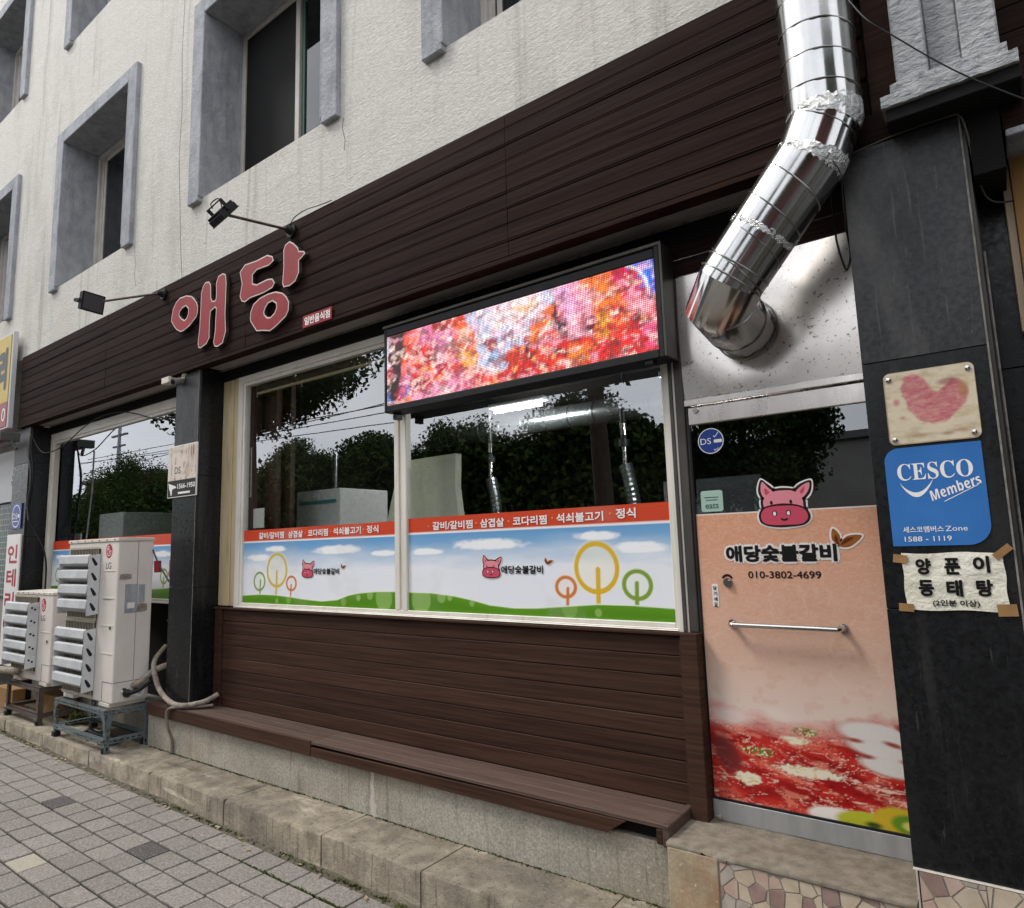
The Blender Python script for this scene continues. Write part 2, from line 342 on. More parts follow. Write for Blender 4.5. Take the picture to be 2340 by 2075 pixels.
def curve3(pts, n=8):
    out = []; k = len(pts)
    for i in range(k-1):
        p0, p1, p2, p3 = (np.array(pts[min(max(i+j-1, 0), k-1)], float) for j in range(4))
        for t in np.linspace(0, 1, n, endpoint=False):
            out.append(tuple(.5*((2*p1)+(-p0+p2)*t+(2*p0-5*p1+4*p2-p3)*t*t+(-p0+3*p1-3*p2+p3)*t**3)))
    return out+[tuple(pts[-1])]
def ell(cx, cz, a, b, n=40, a0=0, a1=360): return [(cx+a*math.cos(R(a0+(a1-a0)*i/n)), cz+b*math.sin(R(a0+(a1-a0)*i/n))) for i in range(n)]
def rrect(x0, x1, z0, z1, r, n=6):
    rs = r if isinstance(r, (list, tuple)) else [r]*4     # bl, br, tr, tl
    out = []
    for (cx, cz, a0, rr) in ((x0, z0, 180, rs[0]), (x1, z0, 270, rs[1]), (x1, z1, 0, rs[2]), (x0, z1, 90, rs[3])):
        ox = cx+rr*(1 if cx == x0 else -1); oz = cz+rr*(1 if cz == z0 else -1)
        out += [(ox+rr*math.cos(R(a0+90*i/n)), oz+rr*math.sin(R(a0+90*i/n))) for i in range(n+1)] if rr > 0 else [(cx, cz)]
    return out
def offset_poly(pts, d):
    """move a closed outline inwards by d (centroid-free, by edge normals)"""
    P = [np.array(p, float) for p in pts]; k = len(P)
    area = sum(P[i][0]*P[(i+1) % k][1]-P[(i+1) % k][0]*P[i][1] for i in range(k)); sg = 1 if area > 0 else -1
    out = []
    for i in range(k):
        a, b, c = P[i-1], P[i], P[(i+1) % k]
        n1 = np.array([-(b-a)[1], (b-a)[0]]); n2 = np.array([-(c-b)[1], (c-b)[0]])
        n1 /= (np.linalg.norm(n1)+1e-9); n2 /= (np.linalg.norm(n2)+1e-9)
        n = n1+n2; n /= (np.linalg.norm(n)+1e-9); out.append(tuple(b+n*d*sg/max(.5, n@n1)))
    return out

TXT = {}
def text_mesh(s, weight=0, shear=0, depth=0.0):
    key = (s, weight, shear, depth)
    if key in TXT: return TXT[key]
    cu = bpy.data.curves.new('t', 'FONT'); cu.body = s; cu.size = 1; cu.offset = weight; cu.shear = shear; cu.extrude = depth; cu.resolution_u = 3
    o = bpy.data.objects.new('t', cu); COL.objects.link(o); bpy.context.view_layer.update()
    me = bpy.data.meshes.new_from_object(o.evaluated_get(bpy.context.evaluated_depsgraph_get()))
    vs = np.empty(len(me.vertices)*3); me.vertices.foreach_get('co', vs); vs = vs.reshape(-1, 3)
    fs = [tuple(p.vertices) for p in me.polygons]
    bpy.data.objects.remove(o); bpy.data.curves.remove(cu); bpy.data.meshes.remove(me)
    TXT[key] = (vs, fs); return TXT[key]
def text(mb, s, x0, x1, z0, z1, y, weight=0, shear=0, rot=0, side=False, tf=None):
    """flat lettering facing -Y fitted to the box x0..x1, z0..z1; side=True: facing +X with x0..x1 as y; weight thickens the strokes"""
    vs, fs = text_mesh(s, 0, shear); a = vs.min(0); b = vs.max(0)
    u = (vs[:, 0]-a[0])/(b[0]-a[0]); v = (vs[:, 1]-a[1])/(b[1]-a[1])
    r = weight*(z1-z0); shifts = [(0, 0)] if not weight else [(r*math.cos(k*math.pi/4), r*math.sin(k*math.pi/4)) for k in range(8)]
    for k, (dx, dz) in enumerate(shifts):
        X = x0+r+u*(x1-x0-2*r)+dx; Z = z0+r+v*(z1-z0-2*r)+dz
        if rot:
            cx, cz = (x0+x1)/2, (z0+z1)/2; c_, s_ = math.cos(R(rot)), math.sin(R(rot)); X, Z = cx+(X-cx)*c_-(Z-cz)*s_, cz+(X-cx)*s_+(Z-cz)*c_
        if tf is not None: X, Z = tf(X, Z)
        Y = np.full_like(X, y-(0 if side else k*4e-5))
        mb.add(np.stack([Y, X, Z], 1) if side else np.stack([X, Y, Z], 1), fs)
    return mb

# ---- painted prints: colour grids baked to vertex colours
class Print:
    def __init__(s, x0, x1, z0, z1, res, bgc):
        s.nx = int((x1-x0)/res)+1; s.nz = int((z1-z0)/res)+1
        s.X, s.Z = np.meshgrid(np.linspace(x0, x1, s.nx), np.linspace(z0, z1, s.nz)); s.res = res
        s.C = np.empty(s.X.shape+(3,)); s.C[:] = lin(bgc)
    def blend(s, a, c): 
        c = np.array(lin(c)) if not isinstance(c, np.ndarray) else c
        a = np.clip(a, 0, 1)[..., None]; s.C = s.C*(1-a)+c*a
    def dist(s, poly):
        d = np.full(s.X.shape, 1e9); ins = np.zeros(s.X.shape, bool); k = len(poly)
        for i in range(k):
            ax, az = poly[i]; bx, bz = poly[(i+1) % k]
            ex, ez = bx-ax, bz-az; t = np.clip(((s.X-ax)*ex+(s.Z-az)*ez)/(ex*ex+ez*ez+1e-12), 0, 1)
            d = np.minimum(d, np.hypot(s.X-ax-t*ex, s.Z-az-t*ez))
            cnd = ((az > s.Z) != (bz > s.Z)); ins ^= cnd & (s.X < (bx-ax)*(s.Z-az)/((bz-az) if bz != az else 1e-9)+ax)
        return np.where(ins, -d, d)
    def poly(s, p, c, soft=None, a=1): s.blend(a*np.clip(.5-s.dist(p)/(soft or s.res), 0, 1), c)
    def line(s, p, wdt, c, a=1, soft=None):
        d = np.full(s.X.shape, 1e9)
        for (ax, az), (bx, bz) in zip(p[:-1], p[1:]):
            ex, ez = bx-ax, bz-az; t = np.clip(((s.X-ax)*ex+(s.Z-az)*ez)/(ex*ex+ez*ez+1e-12), 0, 1); d = np.minimum(d, np.hypot(s.X-ax-t*ex, s.Z-az-t*ez))
        s.blend(a*np.clip(.5-(d-wdt/2)/(soft or s.res), 0, 1), c)
    def ell(s, cx, cz, a, b, c, soft=None, al=1, rot=0):
        dx, dz = s.X-cx, s.Z-cz; c_, s_ = math.cos(R(rot)), math.sin(R(rot)); u = (dx*c_+dz*s_)/a; v = (-dx*s_+dz*c_)/b
        r = (np.hypot(u, v)-1)*min(a, b); s.blend(al*np.clip(.5-r/(soft or s.res), 0, 1), c)
    def noise(s, sx, sz, seed=0, octaves=4, shear=0):
        out = np.zeros(s.X.shape); amp = 1; tot = 0; rg = np.random.default_rng(seed)
        U = (s.X+shear*s.Z)
        for o in range(octaves):
            T = rg.random((256, 256)); u = U/sx*2**o+17; v = s.Z/sz*2**o+31
            iu = np.floor(u).astype(int); iv = np.floor(v).astype(int); fu = u-iu; fv = v-iv; fu = fu*fu*(3-2*fu); fv = fv*fv*(3-2*fv)
            g = lambda a, b: T[a % 256, b % 256]
            out += amp*((g(iu, iv)*(1-fu)+g(iu+1, iv)*fu)*(1-fv)+(g(iu, iv+1)*(1-fu)+g(iu+1, iv+1)*fu)*fv); tot += amp; amp *= .55
        return out/tot
    def obj(s, name, y, mat, parent=None, label=None, origin=None, mask=None):
        n, k = s.nx, s.nz; org = ORG[parent.name] if parent is not None else Vector(origin)
        co = np.stack([s.X-org.x, np.full(s.X.shape, y-org.y), s.Z-org.z], -1).reshape(-1, 3)
        i = np.arange(k-1)[:, None]*n+np.arange(n-1)[None, :]
        fq = np.stack([i, i+1, i+n+1, i+n], -1).reshape(-1, 4)
        if mask is not None:
            mm = mask[:-1, :-1].reshape(-1); fq = fq[mm]
        me = bpy.data.meshes.new(name)
        me.vertices.add(len(co)); me.vertices.foreach_set('co', co.ravel())
        me.loops.add(fq.size); me.loops.foreach_set('vertex_index', fq.ravel().astype(np.int32))
        me.polygons.add(len(fq)); me.polygons.foreach_set('loop_start', np.arange(0, fq.size, 4, dtype=np.int32))
        me.update(calc_edges=True)
        at = me.color_attributes.new('Col', 'FLOAT_COLOR', 'POINT')
        at.data.foreach_set('color', np.concatenate([s.C.reshape(-1, 3), np.ones((n*k, 1))], 1).ravel().astype(np.float32))
        o = mesh_obj(name, me, parent, mat, label); ORG[o.name] = org
        if parent is None: o.location = org
        return o

# ================================================================== GROUND AND KERB
GZ = lambda x: -.047-.0146*(x+3.16)
g = M(); g.quad((-60, -40, GZ(-60)-.03), (40, -40, GZ(40)-.03), (40, 60, GZ(40)-.03), (-60, 60, GZ(-60)-.03))
gr = build('ground', g, 'asphalt', fix=False, origin=(0, 0, 0)); gr['kind'] = 'structure'
g = M(); g.quad((-30, -4.4, GZ(-30)-.012), (12, -4.4, GZ(12)-.012), (12, -.55, GZ(12)-.012), (-30, -.55, GZ(-30)-.012))
pav = build('pavement', g, 'paving_sand', fix=False, origin=(0, 0, 0)); pav['kind'] = 'structure'
g = M(); g.hexa([(-30, -4.6, GZ(-30)-.2), (12, -4.6, GZ(12)-.2), (12, -4.42, GZ(12)-.2), (-30, -4.42, GZ(-30)-.2), (-30, -4.6, GZ(-30)), (12, -4.6, GZ(12)), (12, -4.42, GZ(12)), (-30, -4.42, GZ(-30))])
rk = build('road_kerb', g, 'granite_plinth', origin=(0, 0, 0)); rk['kind'] = 'structure'

# pavers: rows of 163 mm along the kerb; shared meshes
def paver_mesh(k):
    rr = random.Random(k); mb = M(); a, b, h = .1070, .0750, .04
    t = [rr.uniform(-.0012, .0012) for _ in range(4)]
    mb.hexa([(-a, -b, -h), (a, -b, -h), (a, b, -h), (-a, b, -h), (-a, -b, t[0]), (a, -b, t[1]), (a, b, t[2]), (-a, b, t[3])])
    import bmesh
    me = bpy.data.meshes.new('paver'); me.from_pydata(mb.v, [], mb.f); bm = bmesh.new(); bm.from_mesh(me)
    bmesh.ops.recalc_face_normals(bm, faces=bm.faces)
    bmesh.ops.bevel(bm, geom=[e for e in bm.edges if all(v.co.z > -.02 for v in e.verts)], offset=.0035, segments=1, affect='EDGES'); bm.to_mesh(me); bm.free(); return me
PV = {}
for mt in ('paver', 'paver_dark', 'paver_light'):
    for k in range(4 if mt == 'paver' else 1):
        me = paver_mesh(k); me.materials.append(MATS[mt]); PV[(mt, k)] = me
special = {(-4.50, -1.035): 'paver_dark', (-5.83, -1.02): 'paver_dark', (-4.98, -1.53): 'paver_light'}
cells = []
rowoff = {}
for row in range(14):
    y = -.721-.163*row; off = [.0, .045, .02, .075, .05, .11, .09, .03, .07, .1, .02, .06, .09, .01][row]
    for c in range(-2, 36):
        x = -9.35+.2255*c+off+.18*(-y-.7)*-1
        cells.append((x, y))
tilt = Matrix.Rotation(math.atan(.0146), 4, 'Y')
cells.sort(key=lambda q: (q[0]+1.2)**2*.25+(q[1]+.2)**2*1.6 if False else abs(q[1]+.7)*1.1+max(0, -q[0]-6.5)*.8+max(0, q[0]+2.0)*2)
stuffv = M()
for i, (x, y) in enumerate(cells):
    z = GZ(x)+random.uniform(-.0022, .0022); mt = 'paver'
    for (sx, sy), m_ in special.items():
        if abs(x-sx) < .113 and abs(y-sy) < .0815: mt = m_
    if mt == 'paver' and random.random() < .012: mt = 'paver_dark'
    if i < 292:
        o = bpy.data.objects.new('paver', PV[(mt, random.randrange(4) if mt == 'paver' else 0)]); COL.objects.link(o); o.parent = pav
        o.location = (x, y, z); o.rotation_euler = (random.uniform(-.006, .006), .0146+random.uniform(-.006, .006), R(2.2)*0+random.uniform(-.008, .008))
    else:
        stuffv.hexa([(x-.1085, y-.0775, z-.04), (x+.1085, y-.0775, z-.04), (x+.1085, y+.0775, z-.04), (x-.1085, y+.0775, z-.04), (x-.1085, y-.0775, z), (x+.1085, y-.0775, z), (x+.1085, y+.0775, z), (x-.1085, y+.0775, z)])
for row in range(14, 22):
    for c in range(-2, 50):
        x = -9.35+.2255*c; y = -.721-.163*row; z = GZ(x)
        stuffv.hexa([(x-.1085, y-.0775, z-.04), (x+.1085, y-.0775, z-.04), (x+.1085, y+.0775, z-.04), (x-.1085, y+.0775, z-.04), (x-.1085, y-.0775, z), (x+.1085, y-.0775, z), (x+.1085, y+.0775, z), (x-.1085, y+.0775, z)])
so_ = build('paver_field', stuffv, 'paver', pav); so_['kind'] = 'stuff'
# uneven mortar strip between pavers and kerb
def rough_strip(x0, x1, nx, prof, jit, seed, closed=False):
    rr = random.Random(seed); mb = M(); vs = []
    for i in range(nx+1):
        x = x0+(x1-x0)*i/nx
        for (y, z) in prof: vs.append((x, y+rr.uniform(-jit, jit), z+rr.uniform(-jit, jit)*.6+(GZ(x) if prof[0][1] < .1 else 0)))
    k = len(prof); mb.add(vs, [(i*k+j, (i+1)*k+j, (i+1)*k+j+1, i*k+j+1) for i in range(nx) for j in range(k-1)]); return mb
build('mortar_strip', rough_strip(-14, 1, 260, [(-.655, -.02), (-.645, .001), (-.615, .008), (-.598, .014)], .006, 3), 'mortar', pav, smooth=60, fix=False)

kb = M(); kb.hexa([(-14, -.585, -.2), (1.2, -.585, -.2), (1.2, -.10, -.2), (-14, -.10, -.2), (-14, -.585, .128), (1.2, -.585, .128), (1.2, -.10, .128), (-14, -.10, .128)])
kerb = build('kerb_step', kb, 'mortar', origin=(0, 0, 0)); kerb['kind'] = 'structure'
js = [-13.4, -12.4, -11.4, -10.4, -9.4, -8.4, -7.42, -6.42, -5.38, -4.36, -3.35, -2.56, -1.6, -.6, .6, 1.2]
def wobbly_block(x0, x1, y0, y1, z0, z1, n, seed, amp=.004):
    """a worn block: top-front edge chipped along its length"""
    rr = random.Random(seed); mb = M(); vs = []; ph = rr.random()*9
    for i in range(n+1):
        x = x0+(x1-x0)*i/n
        c = .005+.006*abs(math.sin(i*1.7+ph))*rr.random()+(.022*rr.random() if rr.random() < .14 else 0)
        w1 = amp*math.sin(x*5+ph)+rr.uniform(-amp, amp)*.5
        for (y, z) in ((y0+w1, z0), (y0+w1+rr.uniform(-.001, .001), z1-c), (y0+w1+c*.45, z1-c*.35), (y0+w1+c*1.1, z1+rr.uniform(-.0015, .0015)), ((y0+y1)/2, z1+rr.uniform(-.002, .003)), (y1, z1+rr.uniform(-.001, .002)), (y1, z0)): vs.append((x, y, z))
    k = 7; fs = [(i*k+j, (i+1)*k+j, (i+1)*k+j+1, i*k+j+1) for i in range(n) for j in range(k-1)]
    fs += [tuple(range(k))[::-1], tuple(n*k+j for j in range(k))]
    return mb.add(vs, fs)
for i in range(len(js)-1):
    a, b = js[i], js[i+1]; n = max(6, int((b-a)/.05))
    build('kerb_stone', wobbly_block(a+.004, b-.004, -.603, -.262, -.2, .14, n, i), 'kerb_concrete', kerb, smooth=40)
# moss along joints
def clumps(pts, size, seed, n):
    rr = random.Random(seed); mb = M()
    for i in range(n):
        x, y, z, sp = pts(rr)
        s_ = size*rr.uniform(.4, 1.3)
        for _ in range(3):
            a = rr.uniform(0, 6.28); t = rr.uniform(.2, 1.2); d = Vector((math.cos(a)*math.cos(t), math.sin(a)*math.cos(t), math.sin(t)))*s_
            e = Vector((-math.sin(a), math.cos(a), 0))*s_*.5; p = Vector((x, y, z))
            mb.add([p-e, p+e, p+e*.4+d, p-e*.4+d], [(0, 1, 2, 3)])
    return mb
def moss_kerb(r):
    x = r.choice((-3.3, -2.9, -4.6, -8.2, -2.5, -5.0))+r.gauss(0, .35); return x, -.612-abs(r.gauss(0, .012)), GZ(x)+.0, 0
def moss_row(r): x = r.gauss(-2.9, .55); return x, -.802+r.gauss(0, .004), GZ(x)-.004, 0
def moss_wall(r): x = r.uniform(-6.1, -1.35); return x, -.262-abs(r.gauss(0, .006)), .139, 0
mm = clumps(moss_kerb, .014, 1, 900); m2 = clumps(moss_row, .009, 2, 500); m3 = clumps(moss_wall, .009, 3, 900)
mo = build('moss', mm, 'moss', fix=False, origin=(0, 0, 0)); mo['kind'] = 'stuff'; mo['label'] = 'green moss growing along the foot of the kerb'
mo = build('moss', m2, 'moss', fix=False, origin=(0, 0, 0)); mo['kind'] = 'stuff'; mo['label'] = 'green moss in the joint between paver rows'
mo = build('moss', m3, 'moss', fix=False, origin=(0, 0, 0)); mo['kind'] = 'stuff'; mo['label'] = 'dark moss line at the foot of the granite plinth'
ll = M(); rr = random.Random(5)
for i in range(110):
    x = rr.gauss(-7.3, .9) if i < 80 else rr.uniform(-6, -2.6); y = -.62-abs(rr.gauss(0, .05)); z = GZ(x)+.006; a = rr.uniform(0, 6.28); s_ = rr.uniform(.008, .026)
    ll.add([(x+s_*math.cos(a+q)*(1 if q in (0, 3.14) else .45), y+s_*math.sin(a+q)*(1 if q in (0, 3.14) else .45), z+rr.uniform(0, .008)) for q in (0, 1.57, 3.14, 4.71)], [(0, 1, 2, 3)])
mo = build('leaf_litter', ll, 'leaf_litter', fix=False, origin=(0, 0, 0)); mo['kind'] = 'stuff'; mo['label'] = 'dry leaves and grit lying against the kerb'

# ================================================================== BUILDING
B = empty('restaurant_building', (-4, 0, .14), 'rough cream building with a dark timber and black stone restaurant front', 'building')
OP = []   # openings in the upper wall
for (x0, x1) in ((-12.25, -10.48), (-8.80, -7.08), (-5.57, -3.83), (-2.61, -.87)):
    for (z0, z1) in ((4.94, 6.78), (8.15, 9.95)): OP.append((x0, x1, z0, z1))
xs = sorted({-18., 4.}|{o[0] for o in OP}|{o[1] for o in OP}); zs = sorted({4.245, 12.}|{o[2] for o in OP}|{o[3] for o in OP})
wl = M()
for i in range(len(xs)-1):
    for j in range(len(zs)-1):
        cx, cz = (xs[i]+xs[i+1])/2, (zs[j]+zs[j+1])/2
        if not any(o[0] < cx < o[1] and o[2] < cz < o[3] for o in OP):
            wl.quad((xs[i], -.24, zs[j]), (xs[i+1], -.24, zs[j]), (xs[i+1], -.24, zs[j+1]), (xs[i], -.24, zs[j+1]))
for (x0, x1, z0, z1) in OP:  # sill reveal in plaster
    wl.quad((x0, -.24, z0), (x0, .3, z0), (x1, .3, z0), (x1, -.24, z0))
wl.quad((-18, -.24, 12), (4, -.24, 12), (4, 6, 12), (-18, 6, 12)); wl.quad((-18, -.24, 4.245), (-18, 6, 4.245), (-18, 6, 12), (-18, -.24, 12)); wl.quad((4, -.24, 4.245), (4, 6, 4.245), (4, 6, 12), (4, -.24, 12))
wl.quad((-18, 6, 0), (4, 6, 0), (4, 6, 12), (-18, 6, 12)); wl.quad((-18, -.24, 4.245), (4, -.24, 4.245), (4, 6, 4.245), (-18, 6, 4.245))
build('wall', wl, 'plaster', B, label='rough trowelled cream plaster wall of the upper floors')
ck = M()  # hairline crack running down the plaster
cp = [(-6.02, 7.3), (-6.04, 6.6), (-6.0, 6.0), (-6.02, 5.5), (-5.97, 5.0), (-5.93, 4.6), (-5.88, 4.25)]
for (a, b) in zip(cp[:-1], cp[1:]): ck.quad((a[0]-.004, -.2412, a[1]), (a[0]+.004, -.2412, a[1]), (b[0]+.004, -.2412, b[1]), (b[0]-.004, -.2412, b[1]))
build('crack', ck, 'ink_grey', B)
for pts_ in ([(-6.86, 4.88), (-6.85, 4.78), (-6.82, 4.66), (-6.84, 4.55), (-6.79, 4.42)], [(-3.62, 4.88), (-3.63, 4.8), (-3.60, 4.7), (-3.61, 4.62)], [(-4.9, 7.6), (-4.94, 7.4), (-4.9, 7.15), (-4.97, 6.98)]):
    ck = M()
    for (a, b) in zip(pts_[:-1], pts_[1:]): ck.quad((a[0]-.003, -.2412, a[1]), (a[0]+.003, -.2412, a[1]), (b[0]+.003, -.2412, b[1]), (b[0]-.003, -.2412, b[1]))
    build('crack', ck, 'ink_grey', B)
for idx, (x0, x1, z0, z1) in enumerate(OP):
    # projecting concrete band left, top, right and the deep reveal behind it
    u = M(); T = .18; yf = -.285
    u.box(x0-T, x0, yf, -.235, z0-.04, z1+.15).box(x1, x1+T, yf, -.235, z0-.04, z1+.15).box(x0, x1, yf, -.235, z1, z1+.15)
    u.box(x0-.01, x0+.012, yf-.002, .2, z0, z1-.002).box(x1-.012, x1+.01, yf-.002, .2, z0, z1-.002).box(x0+.012, x1-.012, yf-.002, .2, z1-.012, z1+.01)
    build('window_surround', u, 'trim_concrete', B, bevel=.006)
    f = M(); a, b, zb, zt = x0+.012, x1-.012, z0+.002, z1-.014; t = .05; mid = (x0+x1)/2
    for (p, q, r_, s_) in ((a, a+t, zb, zt), (b-t, b, zb, zt), (a+t, b-t, zt-t, zt), (a+t, b-t, zb, zb+t)): f.box(p, q, .11, .2, r_, s_)
    f.box(mid-.03, mid+.03, .125, .195, zb+t, zt-t)
    wfo = build('window', f, 'upper_frame', B, bevel=.004)
    big = abs(x0+5.57) < .1
    # left half: insect screen or sash; right half: green tinted sash
    if big:
        s2 = M(); s2.quad((a+t, .13, zb+t), (mid-.03, .13, zb+t), (mid-.03, .13, zt-t), (a+t, .13, zt-t)); build('insect_screen', s2, 'screen_mesh', wfo, fix=False)
    else:
        s2 = M(); 
        for (p, q, r_, s_) in ((a+t, a+t+.05, zb+t, zt-t), (a+t+.07, a+t+.11, zb+t, zt-t), (a+t+.05, mid-.03, zt-t-.05, zt-t), (a+t+.05, mid-.03, zb+t, zb+t+.05)): s2.box(p, q, .145, .17, r_, s_)
        build('sash', s2, 'upper_frame', wfo, bevel=.003)
        s2 = M(); s2.quad((a+t+.1, .158, zb+t), (mid, .158, zb+t), (mid, .158, zt-t), (a+t+.1, .158, zt-t)); build('pane', s2, 'upper_glass', wfo, fix=False)
    s2 = M()
    for (p, q, r_, s_) in ((mid+.03, mid+.07, zb+t, zt-t), (b-t-.05, b-t, zb+t, zt-t), (mid+.07, b-t-.05, zt-t-.05, zt-t), (mid+.07, b-t-.05, zb+t, zb+t+.05)): s2.box(p, q, .15, .18, r_, s_)
    s2.box(mid+.28, mid+.31, .17, .18, zb+t, zt-t)
    build('sash', s2, 'green_sash', wfo, bevel=.003)
    s2 = M(); s2.quad((mid+.05, .165, zb+t), (b-t, .165, zb+t), (b-t, .165, zt-t), (mid+.05, .165, zt-t)); build('pane', s2, 'upper_glass', wfo, fix=False)
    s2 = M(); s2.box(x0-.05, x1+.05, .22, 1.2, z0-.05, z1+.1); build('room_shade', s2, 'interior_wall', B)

# fascia
fb = M(); fb.box(-9.71, -.286, -.2615, -.06, 3.37, 4.243)
fas = build('fascia', fb, 'dark_void', B)
jx = [-9.70, -7.32, -4.78, -2.14, -.29]
for rI in range(9):
    z0 = 3.367+rI*.0977; d = (rI % 3 == 1)*.003
    for k in range(4):
        off = .0 if k in (0, 3) else 0
        p = M(); yj = random.uniform(-.0018, .0018)
        p.box(jx[k]+.001, jx[k+1]-.001, -.27+yj-d, -.262, z0+.0012, z0+.0977-.001)
        # small ridge near the lower edge of each board
        p.box(jx[k]+.001, jx[k+1]-.001, -.2725+yj-d, -.2695+yj-d, z0+.012, z0+.018)
        build('plank', p, 'brown_plank', fas, bevel=.0016)
e = M(); e.box(-9.71, -.29, -.276, -.255, 3.345, 3.368).box(-9.71, -.29, -.2545, -.176, 3.35, 3.366); build('bottom_board', e, 'brown_plank', fas, bevel=.002)
e = M(); e.box(-.286, -.178, -.278, -.245, 3.386, 5.2); build('end_board', e, 'brown_plank_low', fas, bevel=.003)
for (zz_, h_) in ((3.42, .16), (3.60, .17), (3.79, .15), (3.96, .17)):
    e = M(); e.box(-.345, -.29, -.283, -.272, zz_, zz_+h_); build('board_end', e, 'brown_plank', fas, bevel=.003)
# soffit
sf = M(); sf.box(-9.4, -5.93, -.174, -.037, 3.364, 3.38).box(-5.52, -.40, -.174, -.037, 3.364, 3.38); build('soffit', sf, 'soffit_grey', B, bevel=.002)
sf = M(); sf.box(-9.4, -.40, -.036, -.03, 3.352, 3.372); build('soffit_trim', sf, 'pale_edge', B)
sf = M(); sf.box(-9.4, -.40, -.176, .1, 3.381, 3.40).box(-9.4, -.40, -.028, .1, 3.26, 3.38); build('head_lining', sf, 'dark_metal_grey' if False else 'dark_void', B)
for (zz_) in (3.088, 3.18, 3.27):
    e = M(); e.box(-1.30, -.405, -.022, -.003, zz_, zz_+.088); build('plank', e, 'brown_plank', B, bevel=.002)

# pillars clad with black stone slabs
def pillar(nm_x0, x1, yf, zb, zt, seams, label, back=.02):
    c = M(); c.box(nm_x0+.02, x1-.02, yf+.022, back, zb, zt); P_ = build('pillar', c, 'slab_joint', B, label=label)
    zz_ = [zb]+seams+[zt]
    for a, b in zip(zz_[:-1], zz_[1:]):
        s_ = M(); s_.box(nm_x0, x1, yf, yf+.02, a+.0012, b-.0012); build('stone_slab', s_, 'black_stone_dusty' if a > 2.3 else 'black_stone', P_, bevel=.0015)
        for xx in (nm_x0, x1-.02):
            s_ = M(); s_.box(xx, xx+.02, yf+.021, back, a+.0012, b-.0012); build('stone_slab', s_, 'black_stone', P_, bevel=.0015)
    return P_
P1 = pillar(-5.92, -5.525, -.234, .50, 3.345, [1.475, 2.42], 'black stone pillar between the two shop windows')
P2 = pillar(-9.88, -9.39, -.234, .14, 3.345, [1.08, 2.02, 2.9], 'black stone pillar at the left end of the shopfront')
P3 = pillar(-.403, .0, -.357, .588, 3.265, [1.474, 2.396], 'wide black stone pillar to the right of the door', back=.0)
e = M(); e.box(-.006, .0, -.3605, -.3575, .59, 3.26); build('slab_edge', e, 'pale_edge', P3)
e = M(); e.box(-5.530, -5.526, -.2365, -.2345, .52, 3.34); build('slab_edge', e, 'pale_edge', P1)
e = M(); e.box(.012, .017, -.2, -.19, 1.0, 3.2).box(.0, .012, -.34, -.19, .4, 3.27); build('metal_angle', e, 'dark_metal_grey', B)
e = M(); e.tube([(.021, -.215, 2.78), (.021, -.215, 2.5), (.022, -.215, 2.2), (.023, -.215, 1.2)], .005, 8); build('conduit', e, 'pale_edge', B, smooth=40)
# recessed wall right of the pillar
rw = M(); rw.box(.0, 2.6, -.08, -.01, -.2, 4.6); RW = build('side_wall', rw, 'slab_joint', B)
for a in (0.001, .6, 1.2, 1.8):
    for (z0, z1) in ((-.2, .585), (.588, 1.46), (1.463, 2.348), (2.351, 3.2)):
        s_ = M(); s_.box(a, a+.597, -.1, -.081, z0, z1); build('stone_slab', s_, 'black_stone', RW, bevel=.0015)
s_ = M(); s_.box(.103, .128, -.150, -.101, 2.47, 3.125); W_ = build('batten', s_, 'wood_pale', B, bevel=.002)
s_ = M(); s_.box(.130, .22, -.165, -.101, 2.46, 3.15); build('batten', s_, 'wood_raw', B, bevel=.002)
s_ = M(); s_.box(.224, 1.5, -.16, -.101, 2.3, 3.15); build('panel', s_, 'trim_concrete', B, bevel=.002)
for rI in range(9):
    s_ = M(); s_.box(.115, 2.4, -.32, -.29, 3.24+rI*.1, 3.24+rI*.1+.097); build('plank', s_, 'brown_plank', B, bevel=.002)
s_ = M(); s_.box(.118, 2.4, -.335, -.11, 3.165, 3.237); build('bottom_board', s_, 'brown_plank', B, bevel=.003)
s_ = M(); s_.box(.125, 2.4, -.35, -.12, 3.135, 3.162); build('concrete_lip', s_, 'trim_concrete', B, bevel=.004)
s_ = M(); s_.box(.02, .115, -.36, -.1, 3.02, 3.30); build('dark_block', s_, 'dark_void', B)
# header over the right pillar, moulded ledge and fluted column above
s_ = M(); s_.box(-.404, .03, -.372, -.24, 3.268, 3.384); build('header_board', s_, 'brown_plank', B, bevel=.003)
s_ = M(); s_.box(-.220, .185, -.485, -.24, 3.262, 3.314); build('ledge_underside', s_, 'dark_void', B, bevel=.004)
def rough_box(x0, x1, y0, y1, z0, z1, n, seed, amp):
    rr = random.Random(seed); mb = M(); vs = []
    for i in range(n+1):
        x = x0+(x1-x0)*i/n
        for j, (y, z) in enumerate(((y0, z0), (y0, (z0*2+z1)/3), (y0, (z0+2*z1)/3), (y0, z1), ((y0+y1)/2, z1), (y1, z1), (y1, z0))):
            a = amp if j < 5 else 0; vs.append((x+(rr.uniform(-a, a)*.3), y+rr.uniform(-a, a), z+rr.uniform(-a, a)*.5))
    k = 7; fs = [(i*k+j, (i+1)*k+j, (i+1)*k+(j+1) % k, i*k+(j+1) % k) for i in range(n) for j in range(k)]
    fs += [tuple(range(k))[::-1], tuple(n*k+j for j in range(k))]; return mb.add(vs, fs)
s_ = rough_box(-.231, .182, -.50, -.24, 3.316, 3.362, 22, 1, .004); LD = build('ledge', s_, 'column_concrete', B, smooth=50)
s_ = rough_box(-.198, .156, -.478, -.24, 3.362, 3.41, 20, 2, .004); build('ledge', s_, 'column_concrete', B, smooth=50)
s_ = M()
